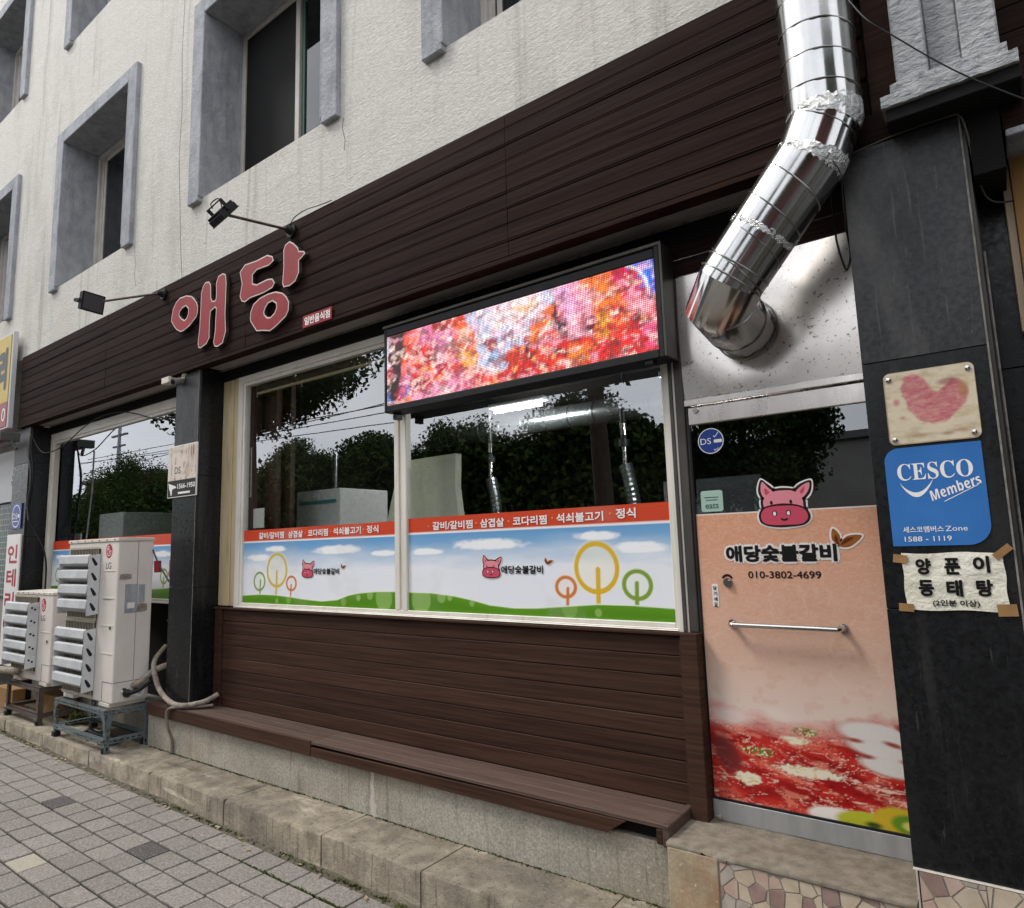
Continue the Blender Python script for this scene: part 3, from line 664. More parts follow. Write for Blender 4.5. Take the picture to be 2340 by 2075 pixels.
for (a, b, yf) in ((-.178, -.073, -.45), (-.073, .03, -.41), (.03, .14, -.45)): s_.box(a, b, yf, -.24, 3.40, 5.4)
build('column', s_, 'column_concrete', B, bevel=.006)

# low wall cladding and ledge under the main window
bk = M(); bk.box(-5.52, -1.346, -.008, .1, .46, 1.299); SD = build('low_wall', bk, 'dark_void', B)
for rI in range(8):
    z0 = .505+rI*.0975; p = M(); yj = random.uniform(-.0015, .0015)
    p.box(-5.398, -1.358, -.03+yj, -.009, z0+.002, z0+.0958); build('plank', p, 'brown_plank_low', SD, bevel=.0028)
p = M(); p.box(-5.50, -5.40, -.05, -.009, .505, 1.284); build('corner_board', p, 'brown_plank_low', SD, bevel=.003)
p = M(); p.box(-1.356, -1.34, -.045, -.009, .46, 1.284); build('corner_board', p, 'brown_plank_low', SD, bevel=.003)
p = M(); p.box(-5.52, -1.33, -.055, -.001, 1.286, 1.302); build('sill_board', p, 'brown_plank_low', SD, bevel=.003)
p = M(); p.box(-1.336, -1.252, -.075, .05, .46, 1.302); build('corner_board', p, 'brown_plank_low', SD, bevel=.004)
DK = M(); DK.box(-6.08, -1.42, -.24, -.03, .42, .472); DKo = build('timber_ledge', DK, 'dark_void', B)
for (a, b) in ((-6.1, -3.862), (-3.858, -1.372)):
    for (y0, y1) in ((-.296 if b > -2 else -.276, -.208), (-.205, -.122), (-.119, -.0325)):
        p = M(); p.box(a, b, y0, y1, .484, .505+random.uniform(-.001, .001)); build('plank', p, 'brown_deck', DKo, bevel=.0025)
p = M(); p.box(-6.1, -3.862, -.300, -.277, .412, .505); build('plank', p, 'brown_plank_low', DKo, bevel=.003)
p = M(); p.hexa([(-3.855, -.300, .412), (-1.66, -.300, .412), (-1.66, -.277, .412), (-3.855, -.277, .412), (-3.855, -.300, .466), (-1.555, -.300, .482), (-1.555, -.277, .482), (-3.855, -.277, .466)]); build('plank', p, 'brown_plank_low', DKo, bevel=.002)
p = M(); p.box(-1.408, -1.376, -.300, -.27, .418, .482); build('plank', p, 'brown_plank_low', DKo, bevel=.003)
p = M(); p.box(-1.371, -1.338, -.315, -.035, .418, .512); build('plank', p, 'brown_deck', DKo, bevel=.004)

pl = M(); pl.box(-6.14, -1.345, -.26, .0, .138, .41); PL = build('plinth', pl, 'granite_plinth', B, bevel=.004, label='stained granite plinth under the timber ledge')
lm = M(); lm.prism([(-3.315, .408), (-3.30, .400), (-3.290, .408), (-3.285, .36), (-3.292, .32), (-3.278, .28), (-3.286, .24), (-3.262, .20), (-3.27, .17), (-3.258, .142), (-3.318, .141), (-3.312, .18), (-3.325, .22), (-3.312, .27), (-3.322, .33), (-3.31, .37)], -.2615, None); build('lime_streak', lm, 'grout_pale', PL, fix=False)
lw = M(); lw.box(-9.38, -6.15, -.06, .1, .138, .42); build('plinth', lw, 'granite_plinth', B, bevel=.004)
lw = M(); lw.box(-9.38, -5.93, .12, .2, .42, 1.31); build('low_wall', lw, 'dark_void', B)
# door step with crazy paving tiles
st = M(); st.box(-1.332, -.376, -.3492, .05, .0, .448); ST_ = build('door_step', st, 'mosaic_joint', B)
s_ = wobbly_block(-1.338, -.404, -.357, .03, .446, .462, 18, 77, .002); build('step_slab', s_, 'step_stone', ST_, smooth=40)
s_ = M(); s_.box(-1.334, -1.115, -.356, -.346, -.1, .445); build('rendered_end', s_, 'rusty_render', ST_, bevel=.003)
ft = M(); ft.box(-.385, 2.0, -.3704, -.0, -.2, .583); FT = build('pillar_base', ft, 'mosaic_joint', B)
ft = M(); ft.box(-.403, .9, -.372, -.05, .5845, .588).box(-.395, -.389, -.374, -.34, .2, .584); build('grout_edge', ft, 'grout_pale', FT, bevel=.001)
def voronoi_tiles(x0, x1, z0, z1, cell, y0, y1, parent, seed):
    rr = random.Random(seed); nx = max(1, round((x1-x0)/cell)); nz = max(1, round((z1-z0)/cell)); pts = []
    for i in range(-1, nx+1):
        for j in range(-1, nz+1): pts.append((x0+(i+.5+rr.uniform(-.42, .42))*(x1-x0)/nx, z0+(j+.5+rr.uniform(-.42, .42))*(z1-z0)/nz))
    for i, p in enumerate(pts):
        poly = [(x0, z0), (x1, z0), (x1, z1), (x0, z1)]
        for q in pts:
            if q is p or abs(q[0]-p[0]) > 3*cell or abs(q[1]-p[1]) > 3*cell: continue
            mxx, mz = (p[0]+q[0])/2, (p[1]+q[1])/2; nx_, nz_ = q[0]-p[0], q[1]-p[1]; L_ = math.hypot(nx_, nz_); nx_ /= L_; nz_ /= L_
            c_ = mxx*nx_+mz*nz_-.0028; out = []
            for k in range(len(poly)):
                a, b = poly[k], poly[(k+1) % len(poly)]; da = a[0]*nx_+a[1]*nz_-c_; db = b[0]*nx_+b[1]*nz_-c_
                if da <= 0: out.append(a)
                if (da < 0) != (db < 0) and abs(da-db) > 1e-9: t = da/(da-db); out.append((a[0]+(b[0]-a[0])*t, a[1]+(b[1]-a[1])*t))
            poly = out
            if len(poly) < 3: break
        if len(poly) < 3: continue
        ar = abs(sum(poly[k][0]*poly[(k+1) % len(poly)][1]-poly[(k+1) % len(poly)][0]*poly[k][1] for k in range(len(poly))))/2
        if ar < .0002: continue
        mb = M(); mb.prism(poly, y0+rr.uniform(-.001, .001), y1)
        build('tile', mb, rr.choice(['tile_brown', 'tile_beige', 'tile_pink', 'tile_grey', 'tile_pink', 'tile_beige']), parent, bevel=.0012)
for (a, b) in ((-1.107, -.915), (-.911, -.72), (-.716, -.525), (-.521, -.392)):
    voronoi_tiles(a, b, .2, .440, .062, -.3515, -.348, ST_, int(a*-1000))
for (a, b) in ((-.384, -.195), (-.191, 0.0), (.004, .19)):
    voronoi_tiles(a, b, .36, .583, .07, -.3725, -.369, FT, int(a*-1000)+5)

# interior room
ir = M()
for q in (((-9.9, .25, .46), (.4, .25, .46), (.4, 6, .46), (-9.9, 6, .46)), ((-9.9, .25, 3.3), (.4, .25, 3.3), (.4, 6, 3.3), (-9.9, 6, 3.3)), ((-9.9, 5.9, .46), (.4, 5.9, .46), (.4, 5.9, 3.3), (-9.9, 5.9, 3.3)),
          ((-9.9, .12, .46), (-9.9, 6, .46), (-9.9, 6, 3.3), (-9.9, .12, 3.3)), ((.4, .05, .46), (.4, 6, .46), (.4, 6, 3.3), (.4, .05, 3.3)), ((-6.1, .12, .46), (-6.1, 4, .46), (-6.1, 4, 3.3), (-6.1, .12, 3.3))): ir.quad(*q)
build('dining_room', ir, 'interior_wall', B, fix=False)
ir = M(); ir.box(-5.26, -5.12, .04, .12, 1.35, 3.2).box(-5.12, -4.95, .14, .2, 1.35, 3.2).box(-5.26, -4.9, .25, .3, 1.3, 3.25); build('inner_jamb', ir, 'interior_wood', B, bevel=.003)

# ================================================================== SHOP WINDOWS
def bars(mb, lst, y0, y1):
    for (a, b, c, d) in lst: mb.box(a, b, y0, y1, c, d)
    return mb
MENU = ['갈비/갈비찜', '삼겹살', '코다리찜', '석쇠불고기', '정식']
def clouds(P_, lst):
    for (l, r, cz, t, b) in lst:
        cx, a = (l+r)/2, (r-l)/2; h = (t-b)/2; m = (t+b)/2
        n = P_.noise(.05, .02, int(abs(l*100)) % 97)
        d = np.hypot((P_.X-cx)/a, (P_.Z-m)/(h*1.1)); sh = np.clip((1.05-d+(n-.5)*.5)*2.6, 0, 1)*np.clip((P_.Z-b)/.008+.3, 0, 1)
        P_.blend(sh*.97, 'fbfcfd')
def film(x0, x1, z0, z1, zr, zw, hill, trees, cl, blobs):
    P_ = Print(x0, x1, z0, z1, .005, 'eef0f6')
    t = np.clip((P_.Z-(z1-.22))/.15, 0, 1); n = P_.noise(.25, .06, 4)
    g_ = np.clip((P_.Z-1.60+(n-.5)*.12)/.2, 0, 1)
    P_.blend(g_*.95, '84b4da'); P_.blend(t*.85, '4f94cf')
    clouds(P_, cl)
    hp = [(x0-.05, z0-.1)]+[(x0-.05, hill[0][1])]+hill+[(x1+.05, hill[-1][1]), (x1+.05, z0-.1)]
    hs = [p for p in hp]
    hx = np.array([p[0] for p in hill]); hz = np.array([p[1] for p in hill]); zz = np.interp(P_.X, hx, hz)
    for (kind, cx, cz, a, b, th, stx, st0, st1, col, gl) in trees:
        P_.ell(cx, cz, a+.012, b+.012, gl, soft=.02, al=.4)
        m0 = P_.C.copy()
        r_o = (np.hypot((P_.X-cx)/a, (P_.Z-cz)/b)-1)*min(a, b); ring = np.clip(.5-(np.abs(r_o+th/2)-th/2)/.005, 0, 1)
        P_.blend(ring, col); P_.line([(stx, st0), (stx+.006, st1)], th*1.05, col)
    P_.blend(np.clip(.5-(P_.Z-zz-.006)/.005, 0, 1), 'f4fbe0')
    P_.blend(np.clip(.5-(P_.Z-zz)/.005, 0, 1), '639a22'); P_.blend(np.clip(.5-(P_.Z-zz+.02)/.05, 0, 1)*.7, '4f8416')
    mid = (x0+x1)/2
    for (cx, cz, rr_, al) in blobs:
        a_ = np.clip(.5-(np.hypot(P_.X-cx, P_.Z-cz)-rr_)/.005, 0, 1)*(P_.Z < zz)*al; P_.blend(a_, 'a8cc78')
    P_.blend(np.clip(.5+(P_.Z-zw)/.004, 0, 1), 'f6f2f0'); P_.blend(np.clip(.5+(P_.Z-zw-.012)/.004, 0, 1), 'd0492b')
    n2 = P_.noise(.35, .3, 9); P_.blend(np.clip((n2-.6)*1.2, 0, .12), 'b8b4ac')
    return P_
def leafmark(mb, x, z, s, y, mi_out, mi_l, mi_d):
    a = cr([(x, z), (x-.35*s, z+.35*s), (x-.25*s, z+.95*s), (x+.1*s, z+.55*s)], 5); b = cr([(x, z), (x+.5*s, z+.5*s), (x+1.25*s, z+.5*s), (x+.75*s, z-.02*s), (x+.3*s, z-.15*s)], 5)
    if mi_out is not None:
        for q in (a, b): mb.m(mi_out).prism([tuple(p) for p in offset_poly(q, -.1*s)], y, None)
    mb.m(mi_l).prism(a, y-.0004, None); mb.prism(b, y-.0004, None)
    mb.m(mi_d).prism(cr([(x, z), (x-.2*s, z+.3*s), (x-.12*s, z+.6*s), (x-.02*s, z+.3*s)], 4), y-.0008, None); mb.prism(cr([(x+.1*s, z), (x+.4*s, z+.35*s), (x+.8*s, z+.4*s), (x+.4*s, z+.12*s)], 4), y-.0008, None)
def grow(pts, d):
    a = np.array(pts); c = a.mean(0); r = np.hypot(*(a-c).T)[:, None]; return [tuple(p) for p in c+(a-c)*(1+d/np.maximum(r, 1e-4))]
def cow(cx, cz, s, y, parent):
    """pink cow face emblem, s = width in metres; materials: white, line, pink, muzzle"""
    k = s/2; T_ = lambda pts: [(cx+p[0]*k, cz+p[1]*k) for p in pts]; mb = M()
    head = cr([(-.80, -.1), (-.82, .2), (-.62, .48), (-.3, .6), (.1, .62), (.5, .55), (.78, .28), (.84, -.05), (.7, -.3), (-.7, -.3)], 5)
    muz = cr([(-.78, -.14), (-.95, -.4), (-.88, -.72), (-.5, -.86), (.1, -.88), (.72, -.84), (.98, -.6), (.9, -.28), (.6, -.1), (.1, -.03), (-.4, -.04)], 5)
    e1 = cr([(-.76, .30), (-.90, .62), (-.80, 1.04), (-.55, .80), (-.34, .55), (-.5, .34)], 5); e2 = cr([(.50, .42), (.70, .70), (1.12, .88), (1.10, .56), (.92, .3), (.7, .2)], 5)
    for q in (head, muz, e1, e2): mb.m(0).prism(grow(T_(q), .075*s), y, None)
    for q in (e1, e2, head): mb.m(1).prism(grow(T_(q), .04*s), y-.0004, None)
    for q in (e1, e2): mb.m(2).prism(grow(T_(q), -.016*s), y-.0008, None)
    mb.m(3).prism(T_(cr([(-.68, .45), (-.72, .7), (-.62, .7), (-.5, .5)], 4)), y-.001, None); mb.m(3).prism(T_(cr([(.72, .5), (.92, .72), (.88, .5), (.78, .4)], 4)), y-.001, None)
    mb.m(2).prism(grow(T_(head), -.014*s), y-.0012, None)
    mb.m(1).prism(grow(T_(muz), .035*s), y-.0016, None); mb.m(3).prism(grow(T_(muz), -.012*s), y-.002, None)
    for ex in (-.46, .33): mb.m(1).prism(T_(ell(ex, .1, .055, .085, 14)), y-.0024, None)
    for ex in (-.36, .2):
        mb.m(1).prism(T_(ell(ex, -.36, .105, .125, 16)), y-.0024, None); mb.m(0).prism(T_(ell(ex, -.37, .065, .09, 14)), y-.0028, None)
    sm = [(.02+.17*math.cos(R(a)), -.56+.13*math.sin(R(a))) for a in range(200, 345, 12)]; sm2 = [(.02+.11*math.cos(R(a)), -.54+.07*math.sin(R(a))) for a in range(340, 195, -12)]
    mb.m(1).prism(T_(sm+sm2), y-.0024, None)
    return build('cow_emblem', mb, ['print_white', 'cow_line', 'cow_pink', 'cow_muzzle'], parent, fix=False)
def shop_window(label, panes, outer, mull, head=3.17, xs_=None, prints=()):
    x0, x1, z0, z1 = outer
    f = M(); bars(f, [(x0, x0+.065, z0, z1), (x1-.055, x1, z0, z1), (x0+.065, x1-.055, head+.03, z1), (x0+.065, x1-.055, z0, z0+.018)], -.022, .06)
    bars(f, [(x0+.065, x0+.095, z0+.018, head+.03), (x1-.075, x1-.055, z0+.018, head+.03), (x0+.095, x1-.075, head, head+.03), (x0+.095, x1-.075, z0+.018, z0+.042)], -.012, .05)
    bars(f, [(x0+.066, x1-.056, z0+.004, z0+.010)], -.03, -.022)
    for (a, b) in mull: bars(f, [(a, a+.045, z0+.042, head), (b-.04, b, z0+.042, head)], -.014, .04); bars(f, [(a+.045, b-.04, z0+.042, head)], -.004, .04)
    W = build('shop_window', f, 'white_frame', B, label=label, bevel=.003)
    for (a, b) in panes:
        p = M(); p.quad((a, .012, z0+.04), (b, .012, z0+.04), (b, .012, head), (a, .012, head)); build('pane', p, 'shop_glass', W, fix=False)
    return W
W1 = shop_window('large shop window in two cream framed panes under the lit screen', [(-5.178, -3.352), (-3.242, -1.352)], (-5.27, -1.305, 1.30, 3.257), [(-3.354, -3.240)])
GRN, YEL, ORG_ = '6b8f3a', 'd8b030', 'c96a3a'
FL = film(-5.176, -3.354, 1.343, 1.931, 0, 1.836-.008, [(-5.191, 1.398), (-4.931, 1.410), (-4.715, 1.409), (-4.524, 1.398), (-4.355, 1.384), (-4.145, 1.376), (-3.971, 1.389), (-3.842, 1.425), (-3.717, 1.443), (-3.536, 1.455), (-3.352, 1.458)],
          [('g', -4.94, 1.515, .082, .078, .017, -4.932, 1.40, 1.525, '7f9a4a', 'eef4dc'), ('y', -4.706, 1.604, .137, .136, .022, -4.712, 1.40, 1.595, 'd9bb45', 'fbf3cf'), ('o', -4.516, 1.503, .068, .060, .016, -4.524, 1.39, 1.492, 'c9773f', 'fbe7d8')],
          [(-4.877, -4.57, 0, 1.796, 1.747), (-4.261, -3.686, 0, 1.784, 1.717), (-3.625, -3.33, 0, 1.737, 1.696), (-5.117, -4.787, 0, 1.731, 1.677)],
          [(-3.48, 1.41, .08, .5), (-3.62, 1.43, .03, .5), (-3.74, 1.41, .022, .6), (-4.55, 1.385, .035, .35), (-4.7, 1.37, .018, .5), (-3.9, 1.38, .03, .35)])
FL.obj('printed_film', .004, 'print_film', W1)
FR = film(-3.238, -1.354, 1.343, 1.941, 0, 1.842-.008, [(-3.244, 1.456), (-3.034, 1.454), (-2.843, 1.439), (-2.697, 1.418), (-2.558, 1.392), (-2.380, 1.380), (-2.221, 1.384), (-2.019, 1.400), (-1.821, 1.416), (-1.610, 1.416), (-1.354, 1.407)],
          [('o', -2.018, 1.507, .072, .063, .019, -2.012, 1.395, 1.499, 'd57f3c', 'fbe7d8'), ('y', -1.821, 1.612, .138, .141, .026, -1.817, 1.405, 1.603, 'e0b62c', 'fbf3cf'), ('g', -1.584, 1.523, .088, .081, .022, -1.592, 1.405, 1.532, '84a238', 'eef4dc')],
          [(-2.86, -2.269, 0, 1.789, 1.721), (-3.227, -2.919, 0, 1.741, 1.697), (-1.967, -1.649, 0, 1.807, 1.757), (-1.732, -1.377, 0, 1.746, 1.684)],
          [(-3.13, 1.41, .085, .5), (-2.95, 1.43, .035, .5), (-2.88, 1.43, .02, .6), (-2.7, 1.4, .02, .5), (-2.0, 1.39, .05, .3), (-1.82, 1.375, .022, .5)])
FR.obj('printed_film', .004, 'print_film', W1)
def menu(boxes, y, parent, dots=()):
    for s_, (a, b, zc) in zip(MENU, boxes):
        mb = M(); text(mb, s_, a, b, zc-.027, zc+.027, y, weight=.03); build('lettering', mb, 'ink_white', parent, fix=False)
    if dots:
        mb = M()
        for (x, z) in dots: mb.prism(ell(x, z, .007, .007, 12), y, None)
        build('bullet_dots', mb, 'ink_orange', parent, fix=False)
menu([(-4.956, -4.616, 1.881), (-4.561, -4.376, 1.881), (-4.314, -4.075, 1.882), (-4.015, -3.711, 1.885), (-3.649, -3.528, 1.886)], .0012, W1, [(-4.345, 1.885), (-4.045, 1.885), (-3.68, 1.889)])
menu([(-3.016, -2.678, 1.883), (-2.618, -2.433, 1.884), (-2.369, -2.127, 1.885), (-2.062, -1.762, 1.888), (-1.686, -1.570, 1.895)], .0012, W1, [(-3.053, 1.883), (-2.65, 1.886), (-2.40, 1.888), (-2.09, 1.892), (-1.72, 1.898)])
def brand(x0, x1, z0, z1, y, parent, wt=.06, halo=.0):
    if halo:
        mb = M(); text(mb, '애당숯불갈비', x0-halo, x1+halo, z0-halo, z1+halo, y, weight=.16); build('lettering_halo', mb, 'print_white', parent, fix=False)
    mb = M(); text(mb, '애당숯불갈비', x0, x1, z0, z1, y-.0015, weight=wt*.5); build('lettering', mb, 'ink_black', parent, fix=False)
cow(-4.314, 1.611, .135, .0018, W1); brand(-4.24, -3.945, 1.573, 1.618, .002, W1)
cow(-2.541, 1.617, .135, .0018, W1); brand(-2.465, -2.165, 1.579, 1.627, .002, W1)
mb = M(); leafmark(mb, -3.915, 1.618, .034, .002, 0, 1, 2); leafmark(mb, -2.14, 1.636, .036, .002, 0, 1, 2); build('leaf_emblem', mb, ['print_white', 'leaf_brown', 'leaf_deep'], W1, fix=False)
bl = M(); bl.box(-5.08, -3.36, .03, .05, 3.085, 3.105).box(-3.2, -1.37, .03, .05, 3.085, 3.105); build('blind_rail', bl, 'cream_paint', W1, bevel=.002)
bl = M(); bl.box(-5.10, -3.36, .035, .045, 3.105, 3.17).box(-3.2, -1.37, .035, .045, 3.105, 3.17); build('blind', bl, 'brown_deck', W1)
cp_ = M(); cp_.box(-5.522, -5.36, -.012, .05, 1.31, 3.262).box(-5.36, -5.335, -.004, .05, 1.31, 3.262).box(-5.335, -5.272, -.016, .05, 1.31, 3.262); build('painted_jamb', cp_, 'cream_paint', B, bevel=.004, label='weathered cream painted jamb left of the large window')

W2 = shop_window('shop window behind the air conditioning units left of the black pillar', [(-9.10, -6.02)], (-9.36, -5.95, 1.30, 3.257), [], head=3.13)
F2 = film(-9.17, -6.02, 1.343, 1.95, 0, 1.845-.008, [(-9.17, 1.43), (-8.9, 1.44), (-8.5, 1.42), (-8, 1.39), (-7.4, 1.39), (-6.9, 1.42), (-6.4, 1.44), (-6.02, 1.43)],
          [('g', -8.98, 1.56, .085, .085, .02, -8.97, 1.43, 1.56, '7f9a4a', 'eef4dc'), ('o', -6.50, 1.55, .075, .075, .02, -6.51, 1.42, 1.54, '84a238', 'eef4dc')],
          [(-9.1, -8.8, 0, 1.79, 1.74), (-6.75, -6.35, 0, 1.79, 1.73), (-6.3, -6.05, 0, 1.75, 1.7)], [(-6.2, 1.39, .05, .4)])
F2.obj('printed_film', .004, 'print_film', W2)
cow(-6.33, 1.615, .16, .0018, W2)
cp_ = M(); cp_.box(-9.385, -9.362, -.016, .05, .9, 3.262); build('painted_jamb', cp_, 'cream_paint', B, bevel=.003)

# ================================================================== DOOR
fr = M(); fr.box(-1.335, -1.315, -.03, .05, 1.304, 3.08).box(-1.312, -1.262, -.02, .06, 1.304, 3.08).box(-1.262, -1.251, -.006, .05, .46, 2.43); build('door_frame', fr, 'dark_metal_grey', B, bevel=.003)
tp = Print(-1.262, -.404, 2.442, 3.084, .05, 'ffffff')
pn = M(); nx, nz = 24, 18; vs = []
for j in range(nz+1):
    for i in range(nx+1):
        x = -1.262+.858*i/nx; z = 2.442+.642*j/nz
        d = math.hypot(x+.93, z-2.75); by = -.012-.010*math.exp(-((d-.25)/.12)**2)+.004*math.sin(x*9+z*3)-.006*math.sin((z-2.44)/.642*math.pi)
        vs.append((x, by, z))
pn.add(vs, [(j*(nx+1)+i, j*(nx+1)+i+1, (j+1)*(nx+1)+i+1, (j+1)*(nx+1)+i) for j in range(nz) for i in range(nx)])
build('steel_panel', pn, 'brushed_steel', B, smooth=80, fix=False, label='brushed steel panel over the door pierced by the duct')
pn = M(); pn.box(-1.262, -.404, -.02, .03, 2.408, 2.441); build('transom_rail', pn, 'steel_rail', B, bevel=.003)
dr = M(); dr.box(-1.250, -.41, -.014, .03, .462, .553); D = build('door', dr, 'steel_kick', B, bevel=.0035, label='glass restaurant door with a printed peach film')
q = M(); q.box(-1.247, -.41, -.014, .03, 2.312, 2.400); build('top_rail', q, 'steel_rail', D, bevel=.0035)
q = M(); q.box(-1.250, -1.243, -.006, .02, .553, 2.312); build('edge_seal', q, 'dark_metal', D)
q = M(); q.box(-1.243, -.41, -.0145, .02, .5535, .561); build('gasket', q, 'lamp_black', D)
q = M(); q.quad((-1.244, .0, .553), (-.41, .0, .553), (-.41, .0, 2.312), (-1.244, .0, 2.312)); build('glass_pane', q, 'door_glass', D, fix=False)
# printed film of the door
F = Print(-1.243, -.412, .556, 1.868, .004, 'dd9f7e')
t = np.clip((1.80-F.Z)/.70, 0, 1); F.blend(t, 'dcb8a4'); F.blend(np.clip((1.2-F.Z)/.25, 0, 1)*.85, 'e2d0c4')
n1 = F.noise(.05, .035, 2); n2 = F.noise(.11, .05, 3); sw = np.abs(np.sin((n2*7+n1*3)*3.1)); F.blend(np.clip((sw-.82)*4, 0, .28)*np.clip((F.Z-1.0)/.3, 0, 1), 'e9c9b4'); F.blend(np.clip((n1-.6)*2, 0, .2), 'c98f70')
for (cx, cz, rr_) in ((-.56, 1.55, .12), (-.5, 1.3, .16), (-1.1, 1.25, .1), (-.85, 1.45, .09), (-.6, 1.15, .1)):
    d = np.hypot(F.X-cx, (F.Z-cz)*1.2); F.blend(.3*np.clip(.5-(np.abs(d-rr_*(.6+n2*.8))-.003)/.006, 0, 1), 'edd2bf')
top = .975+.06*(F.noise(.09, .2, 5)-.5)+.03*np.sin(F.X*9)
meat = np.clip((top-F.Z)/.09, 0, 1)
nl_ = F.noise(.16, .07, 6, 4, shear=.9); nb = F.noise(.03, .014, 7, 4, shear=-1.0); nc = F.noise(.09, .035, 8, 4, shear=1.2)
F.blend(meat, 'c42820'); F.blend(meat*np.clip((nl_-.5)*6, 0, .9), '960a10'); F.blend(meat*np.clip((.44-nl_)*6, 0, .8), 'd95a48'); F.blend(meat*np.clip((nc-.56)*7, 0, .8), 'e07e68')
def ridge(sx, sz, sd, sh, w_, c, al, msk=1):
    q_ = F.noise(sx, sz, sd, 3, shear=sh); F.blend(meat*np.clip((w_-np.abs(q_-.5))/w_*1.6, 0, al)*msk, c)
ridge(.18, .034, 61, 1.0, .016, 'f0c8b4', .8); ridge(.15, .03, 62, -1.4, .013, 'f3d4c4', .75, np.clip((F.X+.95)*4, 0, 1)); ridge(.11, .035, 63, 1.6, .016, 'eaa490', .6); ridge(.16, .03, 64, .4, .012, '6d060c', .8); ridge(.05, .02, 65, -.5, .012, '7d0a10', .6)
F.blend(meat*np.clip((.36-nb)*8, 0, .6), '8a0c12'); F.blend(meat*np.clip((F.Z-.86)/.12, 0, .75), 'e0b4aa')
for (cx, cz, a, b, rot) in ((-.53, .925, .15, .045, -5), (-.52, .865, .13, .032, -8), (-.50, .805, .11, .034, -7)):
    F.ell(cx, cz-.008, a*1.02, b*1.05, 'a5583f', soft=.02, al=.6, rot=rot); F.ell(cx, cz, a, b, 'ded6cf', soft=.012, rot=rot)
for (cx, cz, a, b, rot) in ((-.62, .895, .028, .008, -4), (-.48, .895, .035, .009, -12), (-.58, .836, .026, .008, -3), (-.43, .83, .03, .009, -12), (-.43, .955, .04, .015, -20)): F.ell(cx, cz, a, b, '9c4232', soft=.008, rot=rot)
F.ell(-1.14, .93, .09, .035, 'e6d9cf', soft=.03, al=.75); F.ell(-.95, .965, .06, .02, 'e6d9cf', soft=.03, al=.6)
F.ell(-1.17, .76, .055, .09, '6f2320', soft=.03, al=.9, rot=35)
for (cx, cz, a, b, rot) in ((-1.03, .79, .075, .018, 12), (-.82, .90, .05, .018, 10)):
    m_ = np.clip(.5-(np.hypot((F.X-cx)/a, (F.Z-cz)/b)-1)*b/.008, 0, 1)*(F.noise(.012, .008, 21) > .42); F.blend(m_, '5e7a2c'); F.blend(m_*(F.noise(.01, .008, 22) > .55), 'dfe3b0')
for (cx, cz, a, b, rot) in ((-.82, .735, .13, .022, 5), (-1.08, .665, .06, .025, 10), (-.86, .86, .06, .015, 8)):
    nn = F.noise(.018, .010, 31); m_ = np.clip(.5-(np.hypot((F.X-cx)/a, (F.Z-cz)/b)-1+(nn-.5))*b/.006, 0, 1)*.9; F.blend(m_, 'efe9cf'); F.blend(m_*(nn > .6)*.6, 'c9b23c')
F.ell(-.72, .575, .11, .035, 'efe6df', soft=.008); F.ell(-.60, .575, .12, .04, 'b7b82e', soft=.01); F.ell(-.48, .60, .10, .055, 'c9a92a', soft=.01); F.ell(-.455, .595, .06, .035, '5f8a1e', soft=.012); F.ell(-.44, .59, .035, .018, 'd5c964', soft=.01); F.ell(-.58, .57, .03, .012, '3d4a18', soft=.01)
F.blend(np.clip(.5+(F.Z-1.862)/.003, 0, 1), 'eae0da')
F.obj('printed_film', -.003, 'print_film', D)
cow(-.830, 1.893, .216, -.0045, D)
brand(-1.108, -.622, 1.635, 1.712, -.0045, D, wt=.10, halo=.010)
mb = M(); leafmark(mb, -.612, 1.705, .075, -.0045, 0, 1, 2); build('leaf_emblem', mb, ['print_white', 'leaf_brown', 'leaf_deep'], D, fix=False)
mb = M(); text(mb, '010-3802-4699', -1.011, -.694, 1.561, 1.593, -.0045, weight=.02); build('lettering', mb, 'ink_black', D, fix=False)
mb = M(); mb.prism(rrect(-1.188, -1.158, 1.427, 1.533, .002), -.0045, None); build('pull_label', mb, 'print_white', D, fix=False)
mb = M()
for i, ch in enumerate('당기세요'): text(mb, ch, -1.182, -1.164, 1.512-i*.0255-.008, 1.512-i*.0255+.011, -.006, weight=.03)
build('lettering', mb, 'ink_black', D, fix=False)
mb = M(); a_ = [(-1.110+.03*math.cos(R(t_)), 1.548+.032*math.sin(R(t_))) for t_ in range(155, 20, -9)]; b_ = [(-1.110+.021*math.cos(R(t_)), 1.548+.021*math.sin(R(t_))) for t_ in range(25, 160, 9)]
mb.prism(a_+b_, -.0045, None); build('arc_sticker', mb, 'cow_line', D, fix=False)
mb = M(); mb.tube([(-1.108, .0, 1.541), (-1.108, -.012, 1.541)], .021, 20); mb.tube([(-1.108, -.012, 1.541), (-1.108, -.022, 1.541)], .014, 18); build('lock', mb, 'chrome', D, smooth=30)
mb = M(); mb.tube(curve3([(-1.10, -.002, 1.352), (-1.10, -.03, 1.352), (-1.09, -.055, 1.352), (-1.06, -.06, 1.352), (-.86, -.06, 1.352), (-.665, -.06, 1.352), (-.635, -.055, 1.352), (-.625, -.03, 1.352), (-.625, -.002, 1.352)], 4), .0115, 14)
for x in (-1.10, -.625): mb.tube([(x, -.002, 1.352), (x, -.010, 1.352)], .019, 16)
build('door_handle', mb, 'chrome', D, smooth=40)
mb = M(); mb.prism(ell(-1.144, 2.223, .064, .063, 40), -.0035, None); mb.m(1).prism(ell(-1.144, 2.223, .060, .059, 40), -.0039, None); mb.m(0).prism(ell(-1.144, 2.223, .0575, .0565, 40), -.0043, None) if False else None
